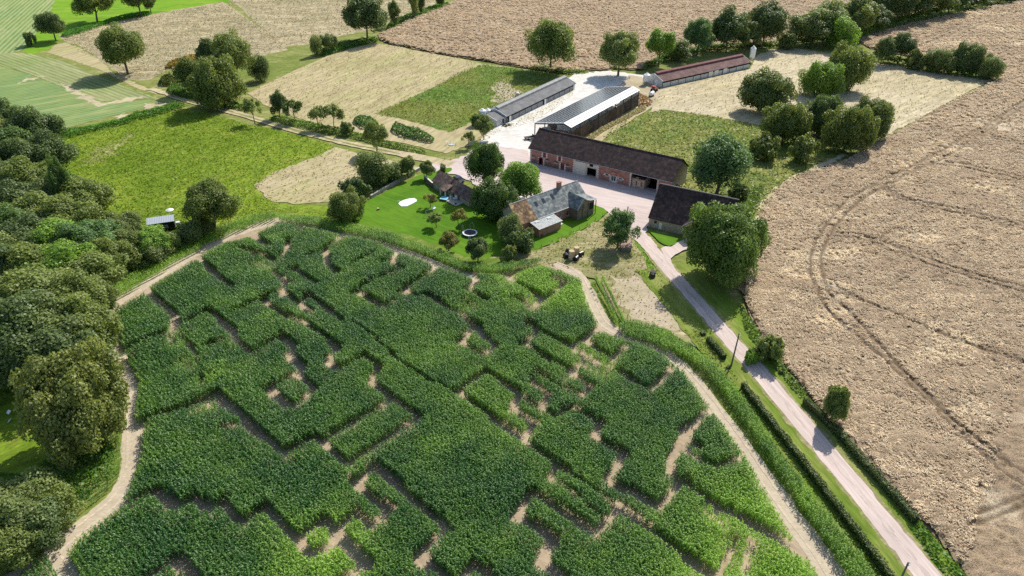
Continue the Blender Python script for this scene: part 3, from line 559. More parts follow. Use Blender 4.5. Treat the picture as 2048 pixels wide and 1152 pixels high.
for (px, py), r, add in [((1060, 570), 9, .7), ((1150, 590), 7, .55), ((1560, 1060), 9, .6), ((1500, 1130), 16, .55), ((1630, 1130), 10, .5), ((660, 1090), 7, .4), ((690, 1130), 7, .35), ((1160, 700), 7, .25), ((980, 850), 8, .3), ((420, 450), 5, .2), ((530, 480), 6, .3), ((420, 500), 4, .3), ((450, 740), 3, .2), ((1100, 720), 6, .2), ((820, 740), 8, .15), ((560, 1020), 6, .15)]:
    c = G(px, py, ZT)[:2]; tint += add*np.clip(1.4-np.hypot(*(pts-c).T)/r, 0, 1)
tint = np.clip(tint, 0, 1)
sc = rs.uniform(.88, 1.08, len(x))*(1-.3*np.clip(weak, 0, 1))*(.9+.2*vnoise(x/5, y/5, 33)); ec = np.clip((segdist(pts, [np.vstack([mzp, mzp[:1]])])-.2)/1.5, 0, 1); sc *= .8+.2*ec
tint = np.clip(tint+(1-ec)*.25, 0, 1)
scatter('maize_maze', pts, ZL[0], rs.rand(len(x))*6.28, sc, tint, maize_plants, m_maize, 'dense dark green maize crop cut through by the paths of a maze', 'maize')
print('maize plants', len(pts))
# paler belts of maize round the maze
def belt(name, px, a_, label, seed, row=.75, inrow=.26, size=.8, t0=.55, zt=1.2, jit=.12, minkeep=1.0, plants=None, mat=None):
    poly = smooth_poly(GP(px, zt), True, 2); p, rs = plantpts(poly, a_, row, inrow, seed, jit)
    p = p[rs.rand(len(p)) < minkeep]; x, y = p.T
    ti = np.clip(t0+.7*(vnoise(x/5, y/5, seed)-.5)+.3*(vnoise(x/1.5, y/1.5, seed+1)-.5), 0, 1)
    return scatter(name, p, ZL[0], rs.rand(len(p))*6.28, size*rs.uniform(.8, 1.1, len(p)), ti, plants or maize_plants, mat or m_belt, label, 'maize')
m_belt = leaf_mat('pale_maize_leaf', (.17, .34, .03), (.62, .70, .05), trans=.5, use_obj=False, inst=True, rough=.42, spec=.45)
a_l = ang((250, 600), (540, 445))
belt('maize_belt', [(180, 612), (200, 592), (262, 550), (310, 519), (375, 481), (440, 454), (500, 434), (545, 427), (556, 439), (520, 447), (480, 462), (440, 478), (395, 502), (345, 531), (300, 560), (255, 585), (215, 610), (198, 625)], a_l, 'yellow green rows of low maize between the wood and the sandy track', 41, row=.9, size=.6, t0=.85, zt=.8, jit=.05)
belt('maize_belt', [(558, 432), (600, 433), (670, 440), (715, 452), (775, 464), (850, 492), (905, 512), (935, 527), (990, 528), (1040, 524), (1074, 517), (1080, 521), (1045, 534), (1005, 543), (955, 540), (912, 534), (855, 507), (780, 485), (700, 464), (640, 452), (600, 446), (562, 440)], a_l+R(-40), 'bright green maize belt along the garden edge behind the maze', 42, size=.78, t0=.55, zt=1.5)
belt('maize_belt', [(1238, 650), (1252, 642), (1300, 650), (1345, 668), (1385, 695), (1432, 733), (1480, 788), (1530, 862), (1585, 940), (1640, 1010), (1700, 1085), (1755, 1160), (1780, 1200), (1730, 1200), (1680, 1120), (1640, 1060), (1600, 1005), (1545, 920), (1500, 855), (1460, 800), (1425, 755), (1385, 718), (1350, 702), (1300, 683), (1255, 668)], R(-48), 'light green maize belt between the outer track and the lane ditch', 43, size=.86, t0=.55, zt=1.6)
belt('maize_belt', [(1182, 560), (1214, 560), (1225, 592), (1240, 622), (1248, 646), (1228, 648), (1208, 618), (1192, 588)], ang((1195, 560), (1235, 645)), 'five tidy rows of short maize beside the paddock fence', 44, row=1.5, inrow=.13, size=.55, t0=.85, zt=.5, jit=.07)
belt('maize_belt', [(196, 640), (206, 660), (228, 720), (236, 780), (242, 860), (246, 915), (238, 955), (205, 990), (150, 1035), (95, 1090), (60, 1130), (30, 1120), (100, 1050), (165, 985), (200, 945), (210, 900), (190, 800), (196, 700)], R(60), 'short weedy maize strip between the big trees and the sandy track', 45, size=.5, t0=.5, zt=.8, minkeep=.75)
belt('maize_belt', [(10, 1180), (60, 1140), (92, 1110), (115, 1135), (128, 1175), (120, 1200), (10, 1200)], R(-45), 'corner patch of green maize left of the track bend', 46, size=.7, t0=.35, zt=1.2)
# ------------------------------------------------------------------ trees
m_leaf = leaf_mat('tree_leaf', (.070, .112, .036), (.26, .325, .105), trans=.34)
m_bark = plain('bark', (.16, .13, .10), .9, var=.35, scale=3, bump=.4)
m_grey = plain('bleached_wood', (.42, .38, .33), .9, var=.3, scale=3)
def quads(cent, nrm, size, rs, asp=1.45):
    n = len(cent); nrm = nrm/(np.linalg.norm(nrm, axis=1)[:, None]+1e-9)
    t = np.cross(nrm, rs.normal(size=(n, 3))); t /= np.linalg.norm(t, axis=1)[:, None]+1e-9; b = np.cross(nrm, t)
    s = (size*rs.uniform(.7, 1.3, n))[:, None]; t = t*s*asp*.5; b = b*s*.5; fold = nrm*s*.18
    V = np.stack([cent-t, cent-b+fold, cent+t, cent+b+fold], 1).reshape(-1, 3)
    return V, np.arange(4*n).reshape(n, 4)
def crown_mesh(name, seed, r, h, zb, nb, nl, leaf, br=(.26, .42), dens=1.0, shape='dome', inner=.12, flat=1.0):
    rs = np.random.RandomState(seed); cz = (zb+h)/2; rz = (h-zb)/2
    d = rs.normal(size=(nb, 3)); d /= np.linalg.norm(d, axis=1)[:, None]
    d[:, 2] = np.where(d[:, 2] < (-.95 if zb < 1 else -.55), -d[:, 2]*.6, d[:, 2])
    rad = rs.uniform(.36, 1.0, nb)**.9; bc = d*rad[:, None]*[r, r, rz]
    bc[:, :2] *= (1+.26*np.sin(np.arctan2(bc[:, 1], bc[:, 0])*rs.randint(2, 5)+rs.rand()*6))[:, None]
    if shape == 'cone': bc[:, :2] *= (1-.55*(bc[:, 2]/rz+1)/2)[:, None]*1.2
    if shape == 'vase': bc[:, :2] *= (.55+.5*(bc[:, 2]/rz+1)/2)[:, None]*1.2
    bc[:, 2] += cz; rr = rs.uniform(*br, nb)*min(r, rz*1.15)*np.clip(1.75-rad*1.0, .55, 1.4)
    wt_ = rr**2; who = rs.choice(nb, nl, p=wt_/wt_.sum())
    u = rs.normal(size=(nl, 3)); u[:, 2] += .25; u /= np.linalg.norm(u, axis=1)[:, None]
    rk = np.where(rs.rand(nl) < inner, rs.uniform(.2, .8, nl), rs.uniform(.82, 1.06, nl))
    sub = .88+.24*rs.rand(nb, 14)[who, ((np.arctan2(u[:, 1], u[:, 0])+math.pi)*7/6.2832).astype(int) % 7+7*(u[:, 2] > .2)]
    c = bc[who]+u*(rr[who]*rk*sub)[:, None]*[1, 1, flat]
    c += rs.normal(0, leaf*.35, c.shape)
    qx = r/np.percentile(np.hypot(c[:, 0], c[:, 1]), 97.5); qz = h/np.percentile(c[:, 2], 99.6)
    c = c*[qx, qx, qz]; bc = bc*[qx, qx, qz]
    c[:, 2] = np.maximum(c[:, 2], .12)
    nrm = u*.9+rs.normal(0, .55, u.shape)+[0, 0, .25]
    V, Q = quads(c, nrm, np.full(nl, leaf), rs)
    bl = rs.rand(nb)[who]; val = np.clip(.12+.45*bl+.35*rs.rand(nl)+.12*(c[:, 2]-zb)/(h-zb), 0, 1)
    me = npmesh(name, V, Q, dict(lv=np.repeat(val, 4))); me.materials.append(m_leaf)
    return me, bc, rr
def trunk_mesh(name, seed, h, zb, bc, r0, nlimb=7, mat=None):
    rs = np.random.RandomState(seed); mb = MB(); top = max(zb+.15*(h-zb), .3*h)
    lean = rs.normal(0, .02*h, 2)
    mb.tube([(0, 0, -.1), (0, 0, .25), (lean[0]*.4, lean[1]*.4, top*.5), (lean[0], lean[1], top), (lean[0]*1.5, lean[1]*1.5, top+(h-top)*.55)], [r0*1.5, r0*1.1, r0*.9, r0*.75, r0*.2], 8)
    idx = rs.choice(len(bc), min(nlimb, len(bc)), replace=False)
    for i in idx:
        a = Vector((lean[0], lean[1], top*rs.uniform(.7, 1.05))); e = Vector(bc[i]); md = a.lerp(e, .5)+Vector((0, 0, .06*h))
        mb.tube([a, md, e], [r0*.45, r0*.28, r0*.08], 6, cap=False)
    me = bpy.data.meshes.new(name); me.from_pydata(mb.v, [], mb.f); me.polygons.foreach_set('use_smooth', [True]*len(mb.f)); me.materials.append(mat or m_bark); me.update()
    return me
KIND = {}
def kind(k, n, r, h, zb, nb, nl, leaf, tr, **kw):
    for i in range(n):
        sd_ = hash_(k)+i*17; cm, bc, rr = crown_mesh(k+'_crown', sd_, r, h, zb, nb, nl, leaf, **kw)
        KIND.setdefault(k, []).append((cm, trunk_mesh(k+'_trunk', sd_+1, h, zb, bc, tr, 8 if r > 4 else 5), r, h))
def hash_(s): return sum(ord(c)*(i+3) for i, c in enumerate(s)) % 9973
kind('oak', 3, 7.0, 15.0, 1.9, 80, 36000, .34, .42, br=(.24, .38))
kind('round', 3, 6.5, 10.5, .2, 70, 32000, .32, .35, br=(.26, .40))
kind('wood', 4, 5.5, 14.0, 1.2, 64, 34000, .31, .30, br=(.26, .42))
kind('mid', 4, 3.5, 8.0, 1.1, 38, 15000, .24, .20, br=(.24, .42))
kind('tall', 3, 3.2, 13.0, .8, 36, 15000, .27, .24, br=(.30, .5))
kind('thin', 3, 2.6, 6.5, 1.9, 20, 2600, .26, .13, br=(.22, .38), inner=.3)
kind('bush', 4, 2.2, 3.0, .05, 22, 4200, .22, .08, br=(.28, .46))
kind('willow', 2, 3.6, 8.5, .4, 30, 9500, .24, .2, br=(.28, .42), flat=1.35)
kind('cedar', 1, 4.5, 9.5, .6, 40, 11000, .30, .3, br=(.22, .36), shape='cone', flat=.7)
kind('bigoak', 2, 9.0, 15.0, .9, 120, 64000, .34, .6, br=(.2, .32))
trs = np.random.RandomState(77)
def tree(name, kd, b, ytop, wpx, tint, label, group=None, cat='tree', var=None, world=None, h=None, r=None):
    """b: foot of the trunk in the survey picture; ytop: picture row of its top; wpx: picture width of its crown"""
    if world is None:
        g = G(*b); h = hgt(g, ytop) if h is None else h
        r = wpx/2*depth((g[0], g[1], h*.6))/F if r is None else r
    else: g = world
    L = KIND[kd]; cm, tm, r0, h0 = L[(var if var is not None else trs.randint(len(L))) % len(L)]
    t = empty(name, (g[0], g[1], 0), trs.rand()*6.28, label, cat, group)
    s = (r/r0, r/r0*trs.uniform(.93, 1.07), h/h0)
    link('trunk', tm, None, t, sc=(min(s[0], 1.15), min(s[0], 1.15), s[2]))
    c = link('crown', cm, None, t, sc=s)
    j = trs.uniform(.9, 1.1); c.color = (tint[0]*j, tint[1]*j, tint[2]*j, 1)
    return t
DK = (.72, .80, .85); MD = (1, 1, 1); OL = (1.08, 1.06, .82); BR = (1.15, 1.45, .7); BL = (.75, 1.0, 1.05); GY = (1.3, 1.25, 1.15); RS = (1.35, 1.0, .8); DG = (.6, .78, .62)
TREES = [
 ('oak_tree', 'oak', (195, 44), -28, 68, OL, 'broad tree leaning over the edge of the bright green pasture at the top left'),
 ('oak_tree', 'oak', (282, 33), -45, 60, DK, 'dark tree with a bare lower trunk right of the first one beside the pasture'),
 ('ash_tree', 'tall', (303, 27), -35, 26, DK, 'slim dark tree touching the right side of the bare trunked pasture tree'),
 ('oak_tree', 'oak', (112, 82), 26, 52, DK, 'small crooked oak between the beet field and the pale stubble'),
 ('thorn_bush', 'bush', (62, 93), 65, 23, DK, 'lone dark round bush at the corner of the striped beet field', 'shrub'),
 ('oak_tree', 'oak', (256, 148), 56, 92, OL, 'big spreading oak on its own casting a long shadow over the beet rows'),
 ('field_maple', 'mid', (428, 150), 78, 48, DK, 'rear left tree of the clump by the bend of the farm track'),
 ('ash_tree', 'oak', (474, 172), 68, 78, GY, 'rear right greyish tree of the clump by the bend of the farm track'),
 ('field_maple', 'mid', (388, 186), 117, 56, OL, 'front left tree of the clump, beside the heap of branches'),
 ('oak_tree', 'round', (440, 214), 116, 100, OL, 'largest and nearest tree of the clump, overhanging the farm track'),
 ('willow_tree', 'willow', (522, 162), 112, 42, DK, 'upright willow standing at the left corner of the hay field'),
 ('apple_tree', 'thin', (510, 248), 198, 38, GY, 'thin pale orchard tree on the meadow side of the farm track'),
 ('apple_tree', 'mid', (560, 236), 184, 36, DK, 'first orchard tree on the hay field side of the farm track, darkest of the row'),
 ('apple_tree', 'thin', (591, 244), 199, 42, MD, 'second orchard tree along the fence of the farm track'),
 ('apple_tree', 'thin', (637, 258), 213, 36, GY, 'grey green orchard tree just left of the leaning one'),
 ('apple_tree', 'thin', (668, 258), 210, 46, GY, 'leaning open crowned orchard tree beside the farm track'),
 ('elder_bush', 'bush', (695, 270), 244, 28, MD, 'bushy shrub growing on the bank under the leaning orchard tree', 'shrub'),
 ('pear_tree', 'mid', (754, 306), 242, 46, GY, 'single grey green tree right on the lower edge of the farm track'),
 ('willow_tree', 'willow', (748, 372), 303, 72, MD, 'tall bushy tree at the corner of the garden hedge and the pale hay field'),
 ('willow_tree', 'willow', (788, 362), 326, 46, MD, 'middle bush of the garden hedge between the tall corner tree and the track', None),
 ('hazel_tree', 'mid', (817, 356), 314, 36, OL, 'roundish tree at the track end of the garden hedge'),
 ('elder_bush', 'bush', (714, 396), 356, 56, DK, 'low dark bush at the foot of the tall hedge tree', 'shrub'),
 ('apple_tree', 'mid', (853, 358), 323, 30, MD, 'young tree on the lawn beside the clipped round bush'),
 ('cherry_tree', 'round', (697, 444), 384, 68, OL, 'round tree at the left corner of the lawn above the maize'),
 ('lime_tree', 'oak', (971, 384), 287, 70, DG, 'dense very dark tree between the outbuilding and the gravel yard', None),
 ('ash_tree', 'oak', (1040, 408), 327, 86, BR, 'bright green tree behind the slate roofed farmhouse'),
 ('walnut_tree', 'round', (990, 440), 366, 84, DG, 'dark broad tree between the outbuilding and the farmhouse'),
 ('apple_tree', 'mid', (968, 280), 231, 38, GY, 'pale tree in front of the annexe of the grey shed'),
 ('laurel_bush', 'bush', (952, 252), 230, 26, DG, 'dark evergreen shrub behind the pale tree at the grey shed', 'shrub'),
 ('apple_tree', 'thin', (937, 296), 264, 26, MD, 'small tree at the gate where the chalk yard begins'),
 ('apple_tree', 'thin', (861, 416), 388, 28, RS, 'reddish fruit tree on the lawn nearest the blue topped hot tub'),
 ('apple_tree', 'thin', (873, 456), 427, 36, GY, 'left one of the two fruit trees in the middle of the lawn'),
 ('apple_tree', 'thin', (917, 458), 420, 32, RS, 'right one of the two fruit trees in the middle of the lawn'),
 ('apple_tree', 'mid', (898, 503), 466, 38, RS, 'round fruit tree at the lower edge of the lawn beside the maize belt'),
 ('holly_tree', 'mid', (956, 524), 480, 44, DK, 'dark leafy tree at the lower edge of the lawn near the light blue mat'),
 ('lilac_bush', 'bush', (1019, 520), 491, 30, GY, 'small grey green shrub at the dry corner below the farmhouse', 'shrub'),
 ('elder_tree', 'willow', (1022, 484), 428, 50, MD, 'shrubby tree against the rusty end of the farmhouse'),
 ('elder_bush', 'bush', (1045, 502), 464, 62, DK, 'wide dark bush at the corner of the flat annexe of the farmhouse', 'shrub'),
 ('cedar_tree', 'cedar', (1235, 497), 422, 72, BL, 'blue green conifer with bare dead branches over its top beside the lane'),
 ('oak_tree', 'bigoak', (1438, 556), 420, 168, (.85, 1.0, .7), 'huge oak overhanging the lane beside the nearer barn'),
 ('chestnut_tree', 'oak', (1432, 392), 277, 122, BL, 'large blue green tree between the long barn and the nearer barn'),
 ('elder_bush', 'bush', (1478, 400), 370, 40, MD, 'shrub growing at the right foot of the blue green tree', 'shrub'),
 ('oak_tree', 'oak', (735, 82), -10, 88, DK, 'large dark tree at the top corner of the hay field'),
 ('poplar_tree', 'tall', (790, 53), 2, 24, MD, 'slim upright tree in the gap right of the large dark tree'),
 ('poplar_tree', 'tall', (829, 38), -40, 20, GY, 'thin trunked tree, left one of three at the top edge beside the wheat'),
 ('poplar_tree', 'tall', (844, 31), -40, 18, DK, 'thin trunked tree, middle one of three at the top edge beside the wheat'),
 ('poplar_tree', 'tall', (880, 16), -30, 20, DK, 'small dark tree, right one of three at the top edge beside the wheat'),
 ('willow_tree', 'willow', (634, 112), 71, 26, GY, 'bare stemmed willow left of the bush on the hay field boundary'),
 ('hawthorn_tree', 'mid', (658, 106), 69, 36, MD, 'round bush like tree on the hay field boundary below the large dark tree'),
 ('oak_tree', 'oak', (1101, 142), 42, 96, OL, 'big free standing oak between the grey shed and the wheat'),
 ('ash_tree', 'oak', (1236, 152), 67, 80, GY, 'pale olive tree at the back of the chalk yard'),
 ('acacia_tree', 'mid', (1317, 132), 61, 60, BR, 'bright green tree at the left end of the row behind the red roofed shed'),
 ('hazel_bush', 'willow', (1357, 122), 80, 56, MD, 'low bush between the first two bright trees behind the red roofed shed'),
 ('acacia_tree', 'oak', (1394, 110), 40, 58, BL, 'blue green tree second in the row behind the red roofed shed'),
 ('oak_tree', 'wood', (1452, 104), 17, 76, DK, 'tall dark tree third in the row behind the red roofed shed'),
 ('hawthorn_tree', 'mid', (1490, 102), 42, 56, MD, 'shorter green tree squeezed between the two tallest dark ones'),
 ('oak_tree', 'wood', (1524, 96), 6, 76, DK, 'tall dark tree behind the white feed silo'),
 ('hazel_bush', 'bush', (1572, 98), 66, 44, MD, 'green bush right of the feed silo at the meadow edge', 'shrub'),
 ('oak_tree', 'wood', (1612, 92), 25, 76, MD, 'first tree of the dense row right of the dead tree'),
 ('ash_tree', 'wood', (1645, 86), 4, 80, GY, 'grey green tree rising at the back of the dense row'),
 ('acacia_tree', 'willow', (1675, 98), 33, 64, BR, 'bright rounded tree standing forward of the dense row'),
 ('ash_tree', 'wood', (1702, 74), -6, 76, GY, 'widest greyish tree of the dense row'),
 ('oak_tree', 'wood', (1738, 64), 10, 66, DK, 'small dark tree before the gap of the dense row'),
 ('oak_tree', 'wood', (1772, 50), -38, 84, DK, 'dark tree at the start of the top right hedgerow, beyond the gap'),
 ('oak_tree', 'wood', (1815, 42), -42, 84, DK, 'second dark tree of the top right hedgerow'),
 ('oak_tree', 'wood', (1855, 34), -42, 72, MD, 'third, greener tree of the top right hedgerow'),
 ('oak_tree', 'wood', (1896, 26), -40, 70, BL, 'fourth tree of the top right hedgerow, bluish'),
 ('hawthorn_tree', 'mid', (1938, 16), -16, 64, DK, 'fifth and lower tree of the top right hedgerow'),
 ('hawthorn_tree', 'mid', (1985, 6), -24, 66, DK, 'sixth tree of the top right hedgerow near the picture corner'),
 ('hawthorn_tree', 'mid', (2030, -3), -34, 66, DK, 'last tree of the top right hedgerow in the picture corner'),
 ('hawthorn_tree', 'mid', (1760, 130), 75, 36, DK, 'first dark tree of the short hedge running into the wheat'),
 ('oak_tree', 'mid', (1796, 126), 67, 52, DK, 'spreading tree second in the short hedge running into the wheat'),
 ('hawthorn_bush', 'bush', (1828, 140), 100, 40, MD, 'lower bush third in the short hedge running into the wheat', 'shrub'),
 ('hawthorn_tree', 'round', (1872, 144), 100, 60, MD, 'fourth, light green tree of the short hedge running into the wheat'),
 ('oak_tree', 'round', (1925, 148), 88, 58, DK, 'tallest domed tree of the short hedge running into the wheat'),
 ('hawthorn_bush', 'round', (1972, 157), 113, 52, MD, 'end bush of the short hedge at the corner of the meadow', 'shrub'),
 ('oak_tree', 'round', (1686, 178), 93, 86, OL, 'taller of the two trees touching in the middle of the mown meadow'),
 ('oak_tree', 'round', (1637, 190), 126, 78, BR, 'lower brighter tree touching its taller neighbour in the mown meadow'),
 ('oak_tree', 'round', (1526, 226), 146, 96, MD, 'round tree alone on the left part of the mown meadow'),
 ('oak_tree', 'round', (1562, 286), 208, 86, OL, 'left tree of the clump at the meadow and wheat boundary'),
 ('oak_tree', 'round', (1636, 272), 193, 68, DK, 'dark tree at the back of the clump at the wheat boundary'),
 ('oak_tree', 'round', (1686, 304), 214, 96, OL, 'biggest tree of the clump at the wheat boundary'),
 ('oak_tree', 'round', (1734, 276), 200, 74, MD, 'right tree of the clump, nearest the fence corner'),
 ('sallow_bush', 'bush', (1523, 317), 269, 68, OL, 'left one of two round bushes in the rough grass', 'shrub'),
 ('sallow_bush', 'bush', (1601, 324), 274, 60, OL, 'right one of two round bushes in the rough grass', 'shrub'),
 ('plum_tree', 'mid', (1660, 846), 775, 62, OL, 'small tree at the hedge on the wheat side of the lane'),
 ('sallow_bush', 'bush', (1532, 722), 674, 58, GY, 'greyish shrub at the wheat edge beside the lane', 'shrub'),
 ('nettle_bush', 'bush', (1500, 728), 704, 34, BR, 'low bright bush casting shade on the lane', 'shrub'),
 ('oak_tree', 'oak', (432, 464), 366, 104, OL, 'full crowned tree at the end of the hedge beside the maize belt'),
 ('walnut_tree', 'wood', (150, 452), 317, 44, DG, 'narrow dark tree sticking up at the meadow edge of the wood'),
 ('walnut_tree', 'bigoak', (186, 898), 724, 206, (1.25, 1.12, .95), 'great spreading tree overhanging the sandy track at the left'),
]
for T in TREES:
    nm, kd, b, yt, wp, ti, lb = T[:7]; ct = T[7] if len(T) > 7 and T[7] else 'tree'
    tree(nm, kd, b, yt, wp, ti, lb, None, ct, var=hash_(lb) % 5)
# trees of the wood: crown centres seen in the survey picture, at about two thirds of the height
WOOD = [(18, 238, 13, 3.6, DK), (70, 262, 15, 5.2, DK), (18, 290, 14, 5.2, DG), (92, 300, 14, 4.2, DK), (45, 320, 13, 4.6, DK),
 (15, 362, 13, 5, MD), (62, 366, 13, 5, OL), (112, 392, 12, 5, MD), (162, 402, 12, 4.4, OL), (30, 408, 13, 5, DK), (78, 428, 13, 5, GY), (128, 440, 12, 4.8, OL), (178, 448, 11, 4.2, OL), (12, 455, 13, 5, DG), (55, 475, 13, 5.2, DK),
 (100, 480, 12, 4.8, BR), (150, 488, 11, 4.4, BL), (192, 480, 10, 3.8, BL), (215, 510, 9, 4.0, OL), (20, 530, 13, 5, DK), (70, 540, 12, 5, OL), (125, 535, 12, 5, BR), (175, 545, 11, 4.6, OL),
 (225, 460, 8, 3.6, MD), (257, 446, 7, 2.9, MD), (250, 488, 8, 4.2, OL), (298, 480, 7.6, 4.2, BR), (336, 482, 5.2, 3.2, OL), (300, 506, 5.5, 3.2, MD), (250, 514, 6.2, 3.4, OL), (378, 464, 5.0, 2.9, MD), (405, 448, 5, 2.6, MD),
 (30, 605, 14, 6.0, OL), (90, 590, 14, 6.0, GY), (150, 600, 13, 5.0, OL), (35, 660, 14, 6.0, DK), (95, 655, 14, 6.0, MD), (155, 650, 13, 5.0, OL), (60, 705, 12, 5.6, DK), (118, 700, 12, 5.2, DK), (8, 700, 12, 5.0, DG), (195, 590, 9, 3.0, OL), (185, 665, 8, 3.2, GY),
 (18, 990, 7, 3.4, GY), (68, 990, 7, 3.6, GY), (112, 1005, 6.5, 3.0, OL), (35, 1035, 8, 3.8, MD), (85, 1040, 7, 3.2, DK), (5, 1080, 8, 3.6, OL), (-40, 1020, 8, 3.8, MD), (-40, 620, 14, 6, OL), (-40, 520, 14, 6, OL), (-50, 430, 14, 6, OL), (-60, 340, 14, 6, OL), (-50, 260, 14, 6, OL)]
WL = ['dark tree', 'olive green tree', 'grey green tree', 'bright green tree', 'bluish green tree', 'mid green tree', 'blackish green tree']
wi = {id(DK): 0, id(OL): 1, id(GY): 2, id(BR): 3, id(BL): 4, id(MD): 5, id(DG): 6}
placew = [(lambda x, y: y < 335, 'in the wood tip beside the beet rows', 'trees at the northern tip of the wood'),
          (lambda x, y: x > 205 and y < 560, 'in the hedge row near the black cabin', 'trees in the hedge row beside the maize belt'),
          (lambda x, y: y < 560, 'in the wood left of the green meadow', 'trees of the wood left of the meadow'),
          (lambda x, y: y < 760, 'in the wood beside the track bend', 'trees in the block of wood beside the track bend'),
          (lambda x, y: True, 'in the thicket below the clearing', 'trees in the thicket below the clearing')]
cnt = {}
ordn = ['', 'second ', 'third ', 'fourth ', 'fifth ', 'sixth ', 'seventh ', 'eighth ', 'ninth ']
for (x, y, h, r, ti) in sorted(WOOD, key=lambda q: (q[1], q[0])):
    g = G(x, y, h*.62)
    if h > 8: ti = tuple(np.array(ti)*np.array([1.0, 1.0, .95]))
    src = [t for t in (DK, OL, GY, BR, BL, MD, DG) if abs(np.array(t)*np.array([1, 1, .95])-np.array(ti)).max() < 1e-6 or t == ti][0]
    pl = [p for p in placew if p[0](x, y)][0]; key = (pl[1], id(src)); cnt[key] = cnt.get(key, 0)+1
    o_ = ['the farthest ', 'the next farthest ', 'the third farthest ', 'the fourth farthest ', 'the fifth farthest ', 'the sixth farthest ', 'the seventh farthest ', 'the eighth farthest ', 'the ninth farthest ', 'the tenth farthest ', 'the eleventh farthest ', 'the twelfth farthest ', 'the thirteenth farthest '][cnt[key]-1]
    tree('wood_tree' if h > 8 else 'hedge_tree', 'wood' if h > 7 else 'willow', None, 0, 0, ti, (o_+WL[wi[id(src)]]+' '+pl[1])[4:], pl[2], world=(g[0], g[1]), h=h*trs.uniform(.93, 1.08), r=r*1.15*(1.0 if 'hedge row' in pl[1] else 1.02 if 'thicket' in pl[1] else 1.08 if y > 560 else 1.25))
# the dead tree top over the conifer, the bare tree in the row and the fallen trunk
def bare(name, b, h, r, seed, label, z0=0.0, mat=None, n=16, th=.16):
    g = G(*b); t = empty(name, (g[0], g[1], 0), 0, label, 'dead tree'); rs = np.random.RandomState(seed); mb = MB()
    mb.tube([(0, 0, z0), (0, 0, h*.5), (.2, 0, h*.8)], [th, th*.7, th*.4], 7); mb.build('trunk', mat or m_grey, t)
    mb = MB()
    for i in range(n):
        z = h*rs.uniform(.45, .8); a = rs.rand()*6.28; l = r*rs.uniform(.6, 1); p1 = Vector((math.cos(a)*l*.5, math.sin(a)*l*.5, z+h*.12)); p2 = Vector((math.cos(a)*l, math.sin(a)*l, z+h*rs.uniform(.1, .3)))
        mb.tube([(0, 0, z), p1, p2], [th*.4, th*.25, th*.1], 5, cap=False)
        for k in range(3):
            q = p1.lerp(p2, rs.rand()*.9); mb.tube([q, q+Vector(rs.normal(0, .2*r, 3))+Vector((0, 0, .2))], [th*.18, th*.07], 4, cap=False)
    mb.build('branch', mat or m_grey, t); return t
bare('dead_tree', (1557, 96), 8.5, 2.6, 3, 'leafless dead tree between the tall dark trees and the dense row')
bare('dead_tree', (1246, 494), 9.6, 2.6, 4, 'bare dead snag rising out of the blue green conifer', mat=plain('dead_bark', (.22, .17, .13), .9, var=.3), n=18, th=.3)
t = empty('fallen_tree', tuple(G(243, 578)), 0, 'bleached fallen tree trunk lying at the edge of the maize belt', 'fallen tree')
g0 = G(243, 578); q = [G(200, 588), G(228, 570), G(250, 556), G(262, 541)]
mb = MB(); mb.tube([(p-g0)+[0, 0, z] for p, z in zip(q, (.3, .7, 1.4, 2.6))], [.1, .22, .3, .16], 7); mb.build('trunk', m_grey, t)
mb = MB(); rs = np.random.RandomState(5)
for i in range(14):
    s_ = rs.rand(); k = int(s_*2.99); p = Vector(q[k]-g0).lerp(Vector(q[k+1]-g0), s_*3-k)+Vector((0, 0, .4+1.2*s_)); mb.tube([p, p+Vector(rs.normal(0, 1.1, 3))+Vector((0, 0, -.2))], [.09, .02], 4, cap=False)
mb.build('branch', m_grey, t)
